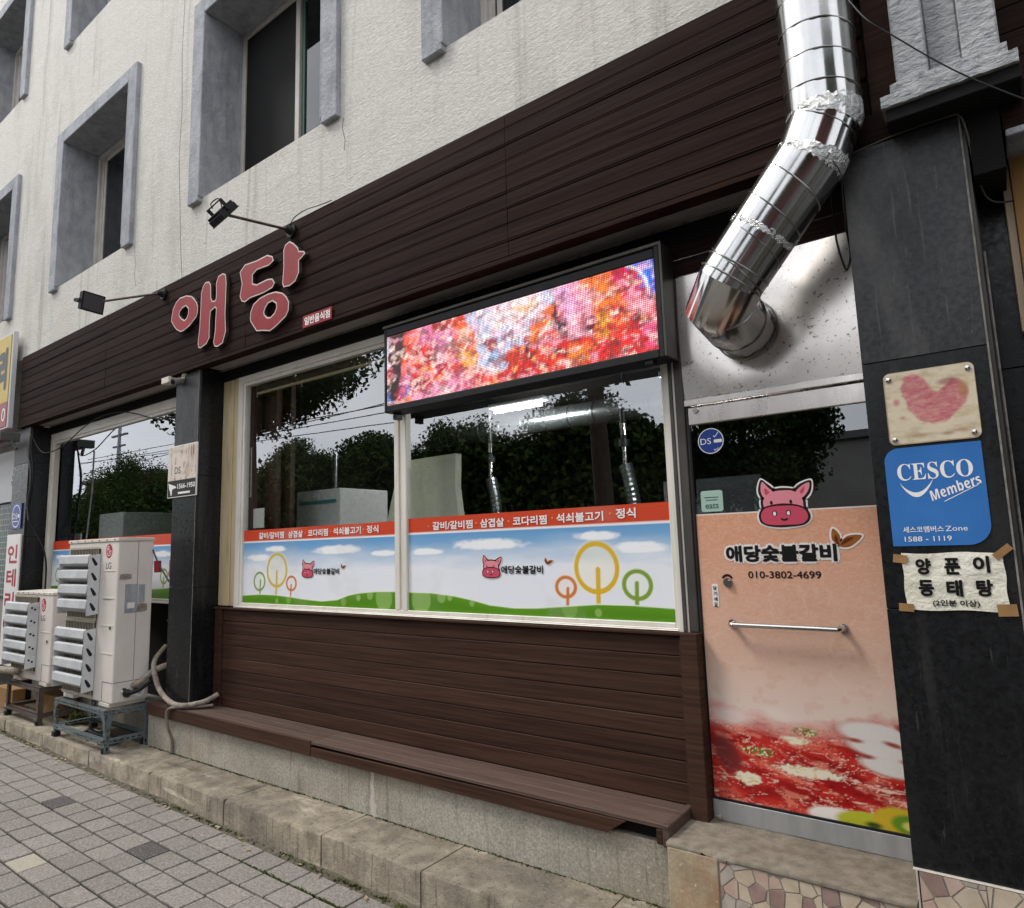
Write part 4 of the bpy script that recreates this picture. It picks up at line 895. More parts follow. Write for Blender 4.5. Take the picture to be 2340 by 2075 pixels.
text(mb.m(0), 'DS', -1.195, -1.142, 2.208, 2.238, -.0045); text(mb, 'Members', -1.13, -1.095, 2.175, 2.187, -.0045, rot=18); mb.prism(rrect(-1.128, -1.088, 2.212, 2.228, .004), -.0045, None)
mb.prism([(-1.13, 2.245), (-1.122, 2.238), (-1.102, 2.262), (-1.104, 2.265), (-1.122, 2.243), (-1.128, 2.249)], -.0045, None)
build('round_sticker', mb, ['print_white', 'badge_blue'], D, fix=False)
mb = M(); mb.prism(rrect(-1.213, -1.105, 1.878, 1.980, .012), -.0035, None); mb.m(1); text(mb, 'eats', -1.192, -1.127, 1.893, 1.918, -.0042, weight=.015)
for (z_, a, b) in ((1.945, -1.195, -1.125), (1.932, -1.188, -1.13)): mb.prism(rrect(a, b, z_, z_+.004, .001), -.0042, None)
build('delivery_sticker', mb, ['mint', 'mint_ink'], D, fix=False)
mb = M()
for (x, z) in ((-1.205, 2.392), (-1.222, .485)): mb.tube([(x, -.014, z-.01), (x, -.024, z-.01)], .014, 16)
build('pivot_bolt', mb, 'chrome', D, smooth=30)

# ================================================================== LED SCREEN
LS = empty('led_screen', (-2.3, -.08, 2.65), 'long lit screen showing red stewed food, mounted over the shop window', 'screen')
b_ = M(); b_.box(-3.262, -1.318, -.135, -.02, 2.668, 3.20); build('housing', b_, 'dark_metal', LS, bevel=.004)
b_ = M(); bars(b_, [(-3.288, -3.264, 2.645, 3.215), (-1.315, -1.285, 2.645, 3.235), (-3.264, -1.315, 2.645, 2.688), (-3.264, -1.315, 3.165, 3.215)], -.162, -.02); build('frame', b_, 'lamp_black', LS, bevel=.004)
b_ = M(); b_.box(-3.295, -1.280, -.168, -.0, 3.222, 3.240).box(-1.284, -1.270, -.168, -.0, 2.645, 3.240); build('outer_trim', b_, 'dark_metal_grey', LS, bevel=.002)
b_ = M(); b_.box(-1.40, -1.355, -.15, -.10, 2.625, 2.645).box(-3.25, -3.22, -.12, -.06, 2.60, 2.645); build('bracket', b_, 'dark_metal', LS, bevel=.002)
P_ = Print(-3.262, -1.318, 2.69, 3.163, .0101, 'c8181a')
U_ = lambda pts: [(-3.262+u*1.944, 2.69+v*.473) for u, v in pts]
n = P_.noise(.10, .07, 3); n2 = P_.noise(.045, .035, 4); n3 = P_.noise(.25, .15, 5)
P_.blend(np.clip((n-.5)*5, 0, .8), 'f0502a'); P_.blend(np.clip((.42-n)*6, 0, .85), '5a0a14'); P_.blend(np.clip((n2-.58)*6, 0, .85), 'ffb060')
lft = np.clip((.45-(P_.X+3.262)/1.944)*6, 0, 1); P_.blend(lft*np.clip((n3-.48)*5, 0, .7), 'e898d8'); P_.blend(lft*np.clip((n2-.52)*6, 0, .75), 'ffd0d8'); P_.blend(lft*np.clip((n-.6)*7, 0, .8), 'ff8a20')
wx = (P_.noise(.09, .06, 71)-.5)*.13+(P_.noise(.03, .03, 73)-.5)*.06; wz = (P_.noise(.09, .06, 72)-.5)*.10+(P_.noise(.03, .03, 74)-.5)*.06
X0, Z0 = P_.X.copy(), P_.Z.copy()
def blob(pts, c, a=1, soft=.02, tex=0):
    P_.X, P_.Z = X0+wx, Z0+wz; d_ = P_.dist(cr(U_(pts), 4)); P_.X, P_.Z = X0, Z0
    m_ = a*np.clip(.5-d_/(soft*1.5), 0, 1)*(.72+.28*n2*2)
    P_.blend(m_*(1-tex+tex*np.clip(n2*2.2-.4, 0, 1)), c)
blob([(.37, 1.05), (.67, 1.05), (.69, .78), (.61, .59), (.59, .42), (.53, .43), (.51, .19), (.44, .15), (.40, .32), (.42, .65)], 'bcd4ff', tex=.1)
blob([(.45, .95), (.63, 1.05), (.62, .75), (.5, .62)], 'fff2ff', .8, .06); blob([(.43, .6), (.5, .55), (.49, .3), (.43, .3)], '8ec0f0', .7, .04); blob([(.55, .95), (.62, .9), (.6, .8), (.54, .84)], 'ffc070', .7, .04)
blob([(.65, .80), (.69, .67), (.695, .38), (.64, .34), (.60, .48)], 'e8742a', tex=.3); blob([(.64, .45), (.69, .45), (.68, .36), (.63, .34)], 'd54a80', .8, .04)
blob([(.67, .82), (.71, .64), (.77, .36), (.72, .40), (.69, .55)], '2a1030')
blob([(.69, 1.05), (.77, 1.02), (.83, .54), (.76, .38), (.72, .64)], 'eeaac8', tex=.3); blob([(.70, .95), (.74, .95), (.77, .6), (.74, .6)], 'd0b0ff', .6, .05)
blob([(.78, 1.05), (.88, 1.02), (.915, .66), (.83, .55), (.80, .78)], 'ee7a28', tex=.3); blob([(.87, 1.05), (.95, 1.02), (.98, .75), (.93, .55), (.9, .75)], 'c01050', .9, .03, .4)
blob([(.93, 1.08), (1.03, 1.08), (1.03, .60), (.985, .62), (.96, .86)], '2870f0'); P_.line(U_([(.925, 1.0), (.955, .93), (.975, .8), (.985, .62)]), .014, 'e8f0ff')
blob([(.60, .45), (.61, .30), (.595, .22), (.585, .36)], '20060c'); blob([(.44, .52), (.47, .60), (.49, .50), (.46, .42)], 'a82028'); blob([(.53, .40), (.57, .30), (.56, .16), (.52, .2)], 'c03018')
blob([(.78, .42), (.81, .55), (.83, .48), (.81, .38)], '4a0810'); blob([(.84, .50), (.87, .48), (.87, .36), (.84, .36)], 'ffc840', .9, .03); blob([(.92, .62), (.99, .56), (.99, .42), (.93, .48)], 'ffb0c8', .9, .03)
blob([(.74, .26), (.80, .24), (.79, .06), (.73, .1)], 'ff9030', .9, .03, .3); blob([(.84, .3), (.95, .3), (.97, .0), (.82, .02)], 'd81c20', .8, .04); blob([(.96, .3), (1.01, .28), (1.0, .05), (.97, .08)], 'f060a0', .8, .03)
blob([(.33, .56), (.39, .56), (.39, .32), (.34, .3)], 'ffc060', .9, .03); blob([(.30, .92), (.36, .85), (.36, .58), (.31, .6)], 'e86820', .8, .03, .4)
blob([(.075, .42), (.11, .36), (.10, .12), (.07, .16)], '5078e0', .9, .03); blob([(.08, .98), (.14, .98), (.12, .4), (.07, .2)], 'f05018', .8, .03, .5)
blob([(.02, 1.05), (.075, 1.05), (.085, .8), (.065, .45), (.045, .0), (.0, -.05), (.012, .5)], '1c0c10'); blob([(-.02, 1.02), (.012, 1.0), (.01, .6), (-.02, .5)], 'b8d8ff', .9, .01); blob([(-.02, .3), (.012, .25), (.022, .05), (-.02, -.05)], '6090f0', .9, .01)
nf = P_.noise(.022, .018, 75, 3)[..., None]; lv = P_.noise(.06, .03, 91, 4); P_.blend(np.clip((lv-.55)*5, 0, .55), 'f0b8d8'); lv = P_.noise(.05, .03, 92, 4); P_.blend(np.clip((lv-.58)*6, 0, .6), 'fff0e8'); lv = P_.noise(.06, .04, 93, 4); P_.blend(np.clip((lv-.60)*7, 0, .6), '6a1410')
hs = RNG.random(P_.X.shape)[..., None]; P_.C = P_.C*np.clip(.35+1.3*nf, .3, 1.3)*(.7+.6*hs)*np.array([1.12, .95, .85])
P_.C = np.clip(P_.C, 0, 1.2)
P_.obj('display', -.158, 'led_pixels', LS)

# ================================================================== RED SYLLABLE SIGNS
LET = {'ae_ring':[(-5.858,3.823),(-5.853,3.862),(-5.835,3.929),(-5.786,3.981),(-5.720,4.008),(-5.602,4.002),(-5.514,3.972),(-5.469,3.938),(-5.424,3.892),(-5.405,3.849),(-5.407,3.796),(-5.430,3.763),(-5.484,3.734),(-5.540,3.708),(-5.625,3.688),(-5.683,3.686),(-5.760,3.722),(-5.816,3.774)],
'ae_hole':[(-5.716,3.846),(-5.714,3.877),(-5.669,3.901),(-5.610,3.907),(-5.564,3.868),(-5.565,3.826),(-5.588,3.792),(-5.624,3.781),(-5.677,3.809)],
'ae_bars':[(-5.333,4.012),(-5.294,4.039),(-5.239,4.032),(-5.205,3.993),(-5.198,3.879),(-5.175,3.843),(-5.127,3.838),(-5.118,3.866),(-5.125,3.987),(-5.093,4.038),(-5.029,4.047),(-4.981,4.025),(-4.967,3.945),(-4.972,3.683),(-4.957,3.536),(-4.998,3.444),(-5.074,3.428),(-5.122,3.440),(-5.142,3.481),(-5.121,3.571),(-5.113,3.761),(-5.132,3.777),(-5.197,3.759),(-5.207,3.694),(-5.206,3.531),(-5.249,3.488),(-5.342,3.470),(-5.376,3.482),(-5.387,3.524),(-5.367,3.656),(-5.360,3.851),(-5.358,3.957)],
'da_c':[(-4.774,3.985),(-4.703,4.030),(-4.537,4.018),(-4.400,4.023),(-4.332,3.993),(-4.313,3.953),(-4.375,3.930),(-4.534,3.939),(-4.592,3.913),(-4.589,3.842),(-4.530,3.819),(-4.394,3.825),(-4.327,3.813),(-4.293,3.770),(-4.325,3.738),(-4.436,3.725),(-4.620,3.730),(-4.691,3.713),(-4.739,3.732),(-4.766,3.781),(-4.740,3.875)],
'da_a':[(-4.191,3.999),(-4.170,4.034),(-4.117,4.048),(-4.064,4.015),(-4.012,3.966),(-4.001,3.936),(-3.939,3.918),(-3.925,3.894),(-3.959,3.878),(-3.999,3.863),(-3.997,3.770),(-4.037,3.715),(-4.109,3.695),(-4.183,3.704),(-4.199,3.739),(-4.187,3.863)],
'ng_ring':[(-4.614,3.556),(-4.610,3.614),(-4.572,3.668),(-4.492,3.697),(-4.380,3.706),(-4.280,3.697),(-4.193,3.665),(-4.139,3.618),(-4.112,3.575),(-4.116,3.510),(-4.146,3.471),(-4.220,3.442),(-4.283,3.417),(-4.348,3.401),(-4.438,3.424),(-4.523,3.439),(-4.565,3.486),(-4.607,3.534)],
'ng_hole':[(-4.426,3.571),(-4.410,3.601),(-4.377,3.627),(-4.322,3.630),(-4.272,3.598),(-4.268,3.567),(-4.292,3.532),(-4.340,3.510),(-4.385,3.520),(-4.419,3.549)]}
LET = {k: [(x*1.0105, 1.75+(z-1.75)*1.0105) for x, z in v] for k, v in LET.items()}
def stroke(nm, par, hole=None):
    o = LET[nm]; h = [LET[hole]] if hole else []
    mb = M(); mb.prism(o, -.305, -.276, h, mi_face=1, mi_side=2)
    mb.m(0).prism(offset_poly(o, .010), -.3062, None, [offset_poly(q, -.011) for q in h])
    build('stroke', mb, ['sign_red', 'sign_rim', 'sign_side'], par, fix=False)
SG = empty('sign_letter', (-5.4, -.276, 3.43), 'left of two big red raised Korean syllables on the brown fascia, reading 애', 'sign letter', 'red raised syllables on the fascia')
stroke('ae_ring', SG, 'ae_hole'); stroke('ae_bars', SG)
SG = empty('sign_letter', (-4.3, -.276, 3.4), 'right of two big red raised Korean syllables on the brown fascia, reading 당', 'sign letter', 'red raised syllables on the fascia')
stroke('da_c', SG); stroke('da_a', SG); stroke('ng_ring', SG, 'ng_hole')
mb = M(); mb.box(-4.015, -3.688, -.284, -.2765, 3.360, 3.452); pq = build('small_plaque', mb, 'sign_red', bevel=.001, origin=(-3.85, -.28, 3.36))
thing(pq, 'small red plaque with white Korean letters at the lower edge of the brown fascia', 'plaque')
mb = M(); text(mb, '일반음식점', -3.995, -3.705, 3.376, 3.438, -.2845, weight=.03); build('lettering', mb, 'ink_white', pq, fix=False)

# ================================================================== EXHAUST DUCT
DU = empty('exhaust_duct', (-.92, 0, 2.75), 'shiny silver spiral exhaust duct bending up from the steel panel over the door', 'duct')
RD = .1375
rgd = random.Random(11); fr_ = [(k, rgd.uniform(0, 6.28), a) for k, a in ((2, .006), (5, .010), (9, .0085), (14, .007), (23, .0045), (38, .002))]
def rfun(ph): return lambda t: 1+sum(a*math.sin(k*t+p+ph) for k, p, a in fr_)
A = Vector((-.432, -.46, 4.9)); Bv = Vector((-.432, -.46, 3.375)); Cv = Vector((-.492, -.46, 3.236)); Dv = Vector((-.845, -.46, 2.826)); 
Ev = Vector((-.915, -.40, 2.752)); Fv = Vector((-.925, -.24, 2.735)); Gv = Vector((-.928, -.0, 2.735))
def sect(name, pts, r, mat='duct_steel', rf=None, n=72): 
    mb = M(); mb.tube(pts, r, n, caps=False, rf=rf); return build(name, mb, mat, DU, smooth=50, fix=False)
elb = [Dv, Ev, Fv, Gv]
allp = [A, Bv, Cv]+[Vector(p) for p in elb]
whole = M(); whole.tube(allp, RD, 72, caps=False, rf=rfun(0))
for (nm_, i0, i1) in (('duct_section', 0, 1), ('duct_section', 1, 2), ('duct_section', 2, 3), ('duct_elbow', 3, len(allp)-1)):
    mb = M(); mb.v = whole.v[i0*72:(i1+1)*72]; k_ = i1-i0; mb.f = [(i*72+j, i*72+(j+1) % 72, (i+1)*72+(j+1) % 72, (i+1)*72+j) for i in range(k_) for j in range(72)]; mb.mi = [0]*len(mb.f)
    build(nm_, mb, 'duct_steel', DU, smooth=50, fix=False)
for i, (p, q, s0, s1) in enumerate(((A, Bv, 0, 1), (Cv, Dv, 0, 1), (Bv, Cv, 0, 1))):   # spiral lock seam
    ax = (q-p); L_ = ax.length; ax.normalize(); u = ax.cross(Vector((0, 1, 0))).normalized(); v = ax.cross(u)
    pitch = .128; t = 0; pts = []; ph = (2.4, .6, 3.0)[i]
    while t <= L_:
        a = ph-2*math.pi*t/pitch; pts.append(p+ax*t+(u*math.cos(a)+v*math.sin(a))*(RD+.0015)); t += pitch/40
    mb = M(); mb.tube(pts, .0028, 5, caps=False); build('spiral_seam', mb, 'duct_ridge', DU, smooth=60, fix=False)
for c_, d_, r2 in ((Dv, (Cv-Dv), 1.0), ((Dv+(Cv-Dv)*.10), (Cv-Dv), 1.0), (Ev, (Dv-Fv), 1.0), (Vector((-.925, -.19, 2.736)), Vector((0, 1, 0)), 1.0), (Vector((-.928, -.035, 2.735)), Vector((0, 1, 0)), 1.04)):
    d_ = d_.normalized(); u = d_.cross(Vector((0, 0, 1))).normalized(); v = d_.cross(u); pts = [c_+(u*math.cos(a)+v*math.sin(a))*(RD*r2+.002) for a in np.linspace(0, 2*math.pi, 49)]
    mb = M(); mb.tube(pts, .0042, 6, caps=False); build('joint_ring', mb, 'duct_ridge', DU, smooth=60, fix=False)
def tape(pts, seed, extra=.002, amp=.0012):
    rr = random.Random(seed); dense = []
    for p, q in zip(pts[:-1], pts[1:]):
        k = max(2, int((q-p).length/.006)); dense += [p.lerp(q, i/k) for i in range(k)]
    dense.append(pts[-1]); n = 96; mb = M(); mb.tube(dense, RD+extra, n, caps=False)
    ax = (pts[-1]-pts[0]).normalized(); out = []
    e = [[rr.uniform(-.007, .007) for _ in range(n)] for _ in range(2)]; k = len(dense)
    for i in range(k):
        for j in range(n):
            v = Vector(mb.v[i*n+j]); d = (v-dense[i]).normalized(); w_ = e[0][j]*(1 if i == 0 else 0)+e[1][j]*(1 if i == k-1 else 0)
            out.append(tuple(v+d*(rr.uniform(-amp, amp)+.0015*math.sin(j*.9+i*1.7)*math.sin(j*.37))+ax*w_))
    mb.v = out; build('foil_tape', mb, 'duct_tape', DU, fix=False)
dn = (Dv-Cv).normalized(); up = Vector((0, 0, 1)); mdl = (Cv-Bv).normalized()
tape([Bv+up*.030, Bv, Bv+mdl*.018], 1); tape([Cv-mdl*.012, Cv, Cv+dn*.022], 2); tape([Cv+dn*.315, Cv+dn*.34], 3)
# cables near the duct
def cable(pts, r, mat, label, cat='cable', name='cable', sm=8, group=None):
    mb = M(); mb.tube(curve3(pts, sm), r, 8); o = build(name, mb, mat, smooth=40, origin=pts[0], fix=False); return thing(o, label, cat, group)
cable([(-.46, -.30, 3.20), (-.457, -.30, 3.03), (-.455, -.30, 2.93), (-.436, -.30, 2.82), (-.424, -.30, 2.815), (-.41, -.30, 2.88), (-.408, -.37, 3.0), (-.40, -.38, 3.2), (-.36, -.38, 3.4), (-.34, -.35, 3.8), (-.33, -.35, 4.4)], .0042, 'cable_black', 'black cable hanging in a loop between the duct and the black pillar')
cable([(-.40, -.38, 3.235), (-.343, -.385, 3.245), (-.167, -.385, 3.263), (-.03, -.385, 3.262), (.0, -.385, 3.25), (.015, -.375, 3.19), (.03, -.30, 3.05), (.08, -.16, 2.98), (.3, -.15, 2.97)], .0035, 'cable_grey', 'thin grey cable running across the top of the wide black pillar')
cable([(-.30, -.62, 3.75), (-.232, -.7, 3.558), (-.158, -.7, 3.453), (.03, -.7, 3.210), (.30, -.7, 2.93)], .0026, 'cable_black', 'thin black wire slanting down in front of the fluted grey column')

# ================================================================== FLOODLIGHTS
def floodlight(mount, head, rot, label, sc=.92):
    Lr = empty('floodlight', mount, label, 'floodlight', 'floodlights over the sign')
    mv, hv = Vector(mount), Vector(head); mb = M(); mb.tube([mv, mv+Vector((0, -.02, 0))], .052, 24).tube([mv+Vector((0, -.02, 0)), mv+Vector((0, -.07, 0))], [.035, .02], 16); build('wall_mount', mb, 'lamp_black', Lr, smooth=40)
    d = (hv-mv); mb = M(); mb.tube([mv+Vector((0, -.04, 0)), mv+d*.99], .0105, 12); build('arm', mb, 'pole_metal', Lr, smooth=40)
    mat = Matrix.Translation(hv) @ rot.to_4x4() @ Matrix.Scale(sc, 4)
    def xf(mb_): mb_.v = [tuple(mat @ Vector(v)) for v in mb_.v]; return mb_
    mb = M(); mb.box(-.10, .10, -.03, .015, -.085, .085)
    for i in range(9): mb.box(-.095+i*.0225, -.088+i*.0225, .015, .035, -.08, .08)
    mb.box(-.105, .105, -.036, -.028, -.09, .09); build('lamp_head', xf(mb), 'lamp_black', Lr, bevel=.003)
    mb = M(); mb.quad((-.09, -.0365, -.075), (.09, -.0365, -.075), (.09, -.0365, .075), (-.09, -.0365, .075)); build('lens', xf(mb), 'lamp_glass', Lr, fix=False)
    mb = M(); mb.box(-.115, -.105, -.01, .085, -.015, .015).box(.105, .115, -.01, .085, -.015, .015).box(-.105, .105, .075, .085, -.015, .015); build('bracket', xf(mb), 'lamp_black', Lr, bevel=.002)
    mb = M(); mb.tube([tuple(mat @ Vector(p)) for p in curve3([(.02, .035, .05), (.03, .09, .09), (.06, .10, .03), (.03, .07, -.01)], 6)], .004, 6); build('lead', mb, 'cable_black', Lr, smooth=40, fix=False)
    return Lr
from mathutils import Euler
floodlight((-4.166, -.276, 4.162), (-4.13, -.86, 4.06), Euler((R(36), R(0), R(172))).to_matrix(), 'black floodlight on a long arm seen from behind, over the right red syllable')
floodlight((-6.125, -.276, 4.160), (-6.25, -.84, 3.95), Euler((R(10), R(0), R(98))).to_matrix(), 'black floodlight turned sideways with open bracket, left of the red syllables')
cable([(-4.17, -.30, 4.20), (-4.10, -.30, 4.25), (-3.98, -.29, 4.27), (-3.85, -.28, 4.262), (-3.70, -.28, 4.25)], .0035, 'cable_black', 'short black lead from the right floodlight along the top of the fascia')

# ================================================================== CAMERA, JUNCTION BOX, PLACARDS
CT = empty('security_camera', (-5.787, -.22, 3.34), 'small bullet security camera hanging under the fascia by the pillar', 'camera')
mb = M(); mb.tube([(-5.787, -.22, 3.345), (-5.787, -.22, 3.325)], .035, 18).tube([(-5.787, -.22, 3.325), (-5.80, -.25, 3.30)], .016, 12); build('mount', mb, 'cctv_white', CT, smooth=40)
mb = M(); mb.tube([(-5.83, -.19, 3.30), (-5.79, -.33, 3.255)], .033, 20); build('camera_body', mb, 'cctv_grey', CT, smooth=40)
mb = M(); mb.tube([(-5.79, -.331, 3.2548), (-5.7885, -.335, 3.2535)], .022, 18); build('lens', mb, 'lamp_black', CT, smooth=40)
mb = M(); mb.box(-6.07, -5.94, -.30, -.235, 3.285, 3.342); jb = build('junction_box', mb, 'cctv_white', bevel=.004, origin=(-6.0, -.26, 3.285)); thing(jb, 'small cream junction box fixed under the fascia beside the camera', 'junction box')
DSP = M(); DSP.box(-5.987, -5.505, -.247, -.2355, 2.245, 2.702); dp = build('security_placard', DSP, ['print_white'], bevel=.001, origin=(-5.75, -.24, 2.245)); thing(dp, 'peeling white and black security placard on the front of the middle black pillar', 'placard')
q = Print(-5.98, -5.512, 2.395, 2.695, .005, 'd9cdbf'); n = q.noise(.12, .05, 40); q.blend(np.clip((n-.5)*2.5, 0, .6), 'b9a492'); q.blend(np.clip((q.noise(.02, .12, 41)-.62)*8, 0, .8), '8c5f4c'); q.line([(-5.70, 2.55), (-5.66, 2.50), (-5.70, 2.46), (-5.64, 2.42)], .006, '8c5f4c'); q.line([(-5.93, 2.66), (-5.93, 2.45)], .006, 'a88470'); q.line([(-5.57, 2.68), (-5.56, 2.60)], .01, '7c3b30')
q.obj('peeled_print', -.2478, 'faded_plate', dp)
mb = M(); mb.prism([(-5.98, 2.252), (-5.512, 2.252), (-5.512, 2.395), (-5.98, 2.395)], -.2479, None)
mb.m(1); text(mb, '1566-1950', -5.815, -5.52, 2.318, 2.362, -.2484, weight=.03); text(mb, 'DS', -5.868, -5.768, 2.452, 2.515, -.2486) if False else None
text(mb, '보안 무인경비', -5.80, -5.54, 2.272, 2.290, -.2484) if False else mb.prism([(-5.80, 2.272), (-5.60, 2.272), (-5.60, 2.290), (-5.80, 2.290)], -.2484, None)
mb.prism([(-5.97, 2.375), (-5.85, 2.345), (-5.83, 2.33), (-5.95, 2.31)], -.2484, None); mb.prism([(-5.94, 2.31), (-5.90, 2.32), (-5.91, 2.265), (-5.925, 2.265)], -.2484, None)
mb.m(0); text(mb, 'DS', -5.868, -5.768, 2.452, 2.512, -.2487)
build('lettering', mb, ['ink_black', 'print_white'], dp, fix=False)
mb = M(); mb.box(-9.80, -9.485, -.246, -.2345, 2.117, 2.422); bd = build('round_badge_sign', mb, 'badge_blue', bevel=.001, origin=(-9.64, -.24, 2.117)); thing(bd, 'blue square security badge with DS in a white ring on the leftmost black pillar', 'sign')
mb = M(); mb.prism(ell(-9.643, 2.27, .138, .138, 40), -.2466, None, [ell(-9.643, 2.27, .124, .124, 40)]); text(mb, 'DS', -9.755, -9.60, 2.235, 2.305, -.2466); text(mb, 'SECURITY', -9.74, -9.56, 2.198, 2.214, -.2466) if False else mb.prism(rrect(-9.735, -9.565, 2.200, 2.210, .002), -.2466, None)
mb.prism(rrect(-9.59, -9.53, 2.25, 2.29, .004), -.2466, None); build('lettering', mb, 'print_white', bd, fix=False)

# heart plate, pest control sign, paper notice on the right pillar
q = Print(-.337, -.05, 2.070, 2.345, .0025, 'd6c8ad')
n = q.noise(.05, .02, 50); n2 = q.noise(.012, .006, 51)
q.blend(np.clip((n-.45)*2.5, 0, .7), 'b8a482'); q.blend(np.clip((n2-.6)*4, 0, .5), 'dccba8')
hp = cr([(-.28, 2.285), (-.262, 2.322), (-.225, 2.325), (-.195, 2.29), (-.180, 2.262), (-.165, 2.252), (-.145, 2.27), (-.115, 2.292), (-.092, 2.28), (-.078, 2.245), (-.088, 2.205), (-.12, 2.165), (-.165, 2.14), (-.205, 2.142), (-.245, 2.17), (-.272, 2.22)], 5)
q.X, q.Z = q.X+(n-.5)*.02, q.Z+(n2-.5)*.012; m_ = np.clip(.5-q.dist(hp)/.010, 0, 1)*(.45+.6*n2); q.X, q.Z = q.X-(n-.5)*.02, q.Z-(n2-.5)*.012; q.blend(m_, 'b8405f'); q.blend(m_*np.clip((q.noise(.03, .006, 52)-.5)*3, 0, .6), 'd9a08f'); 
for (cx, cz, a, b, c) in ((-.135, 2.285, .03, .012, '8a4048'), (-.09, 2.25, .015, .03, 'a5763c'), (-.30, 2.23, .01, .012, 'b9556c'), (-.285, 2.17, .008, .006, 'b9556c'), (-.15, 2.098, .016, .006, '7d5b40'), (-.24, 2.10, .05, .006, '9a7d60'), (-.11, 2.105, .02, .004, 'a0645a')): q.ell(cx, cz, a, b, c, soft=.01, al=.7)
outl = rrect(-.336, -.051, 2.071, 2.344, .022)
mb = M(); mb.prism(outl, -.364, -.3575); hpz = build('heart_plate', mb, 'plate_edge', bevel=.001, origin=(-.19, -.36, 2.07)); thing(hpz, 'faded cream plate with a pink heart shape bolted at its corners on the right pillar', 'plate')
ins = q.dist(rrect(-.334, -.053, 2.073, 2.342, .021)) < 0
q.obj('faded_print', -.3644, 'faded_plate', hpz, mask=ins)
for (x, z) in ((-.318, 2.318), (-.070, 2.321), (-.072, 2.091), (-.317, 2.090)):
    mb = M(); mb.tube([(x, -.3645, z), (x, -.369, z), (x, -.371, z)], [.009, .009, .005], 14); build('bolt', mb, 'chrome', hpz, smooth=30)
blue = rrect(-.360, -.057, 1.697, 2.058, [.001, .075, .001, .075], 10)
blue = rrect(-.360, -.058, 1.700, 2.060, [.0012, .07, .0012, .05], 10)
mb = M(); mb.prism(blue, -.3605, -.3575); cs = build('pest_control_sign', mb, 'cesco_blue', origin=(-.2, -.36, 1.7), fix=False); thing(cs, 'blue rounded pest control membership sign with white serif lettering on the right pillar', 'sign')
mb = M(); text(mb, '𝐂𝐄𝐒𝐂𝐎', -.322, -.090, 1.938, 2.000, -.3612, tf=lambda X, Z: (X, Z)); build('lettering', mb, 'ink_white', cs, fix=False)
mb = M(); top_ = [(-.318+.108*t, 1.932-.045*math.sin(math.pi*t)**.8*(1) +.012*t) for t in np.linspace(0, 1, 16)]; bot_ = [(-.318+.108*t, 1.932-.062*math.sin(math.pi*t)**.8+.012*t) for t in np.linspace(1, 0, 16)]
mb.prism(top_+bot_, -.3612, None); mb.prism([(-.186, 1.853), (-.184, 1.857), (-.070, 1.914), (-.071, 1.911)], -.3612, None); build('swoosh', mb, 'ink_white', cs, fix=False)
mb = M(); text(mb, '𝙈𝙚𝙢𝙗𝙚𝙧𝙨', -.232, -.068, 1.884, 1.922, -.3612, rot=19); build('lettering', mb, 'ink_white', cs, fix=False)
mb = M(); text(mb, '세스코멤버스', -.323, -.197, 1.748, 1.770, -.3612, weight=.015); text(mb, 'Zone', -.192, -.126, 1.750, 1.768, -.3612); text(mb, '1588 - 1119', -.321, -.176, 1.716, 1.734, -.3612, weight=.01); build('lettering', mb, 'ink_white', cs, fix=False)
PN = M(); k1 = 12; vs = []
for j in range(k1+1):
    for i in range(k1+1):
        x = -.337+.301*i/k1; z = 1.474+.200*j/k1; vs.append((x+.002*math.sin(z*60), -.3605-.003*random.random()-.001, z+.0025*math.sin(x*30)))
PN.add(vs, [(j*(k1+1)+i, j*(k1+1)+i+1, (j+1)*(k1+1)+i+1, (j+1)*(k1+1)+i) for j in range(k1) for i in range(k1)])
pn_ = build('paper_notice', PN, 'paper', origin=(-.19, -.36, 1.47), fix=False, smooth=80); thing(pn_, 'creased white paper notice with hand lettered Korean dishes taped under the blue sign', 'notice')
mb = M()
for ch, x, z in (('양', -.272, 1.627), ('푼', -.185, 1.627), ('이', -.100, 1.633), ('동', -.270, 1.551), ('태', -.185, 1.551), ('탕', -.098, 1.553)): text(mb, ch, x-.024, x+.024, z-.029, z+.029, -.3655, weight=.045)
text(mb, '(2인분 이상)', -.255, -.117, 1.485, 1.511, -.3655, weight=.03); build('lettering', mb, 'ink_black', pn_, fix=False)
for (x, z, w_, h_, r_) in ((-.342, 1.655, .045, .030, -8), (-.036, 1.675, .06, .024, 40), (-.338, 1.481, .047, .028, -4), (-.042, 1.480, .055, .040, 3)):
    c_, s_ = math.cos(R(r_)), math.sin(R(r_)); mb = M(); mb.prism([(x+a*w_/2*c_-b*h_/2*s_, z+a*w_/2*s_+b*h_/2*c_) for a, b in ((-1, -1), (1, -1), (1, 1), (-1, 1))], -.3668, None); build('tape', mb, 'tape_brown', pn_, fix=False)

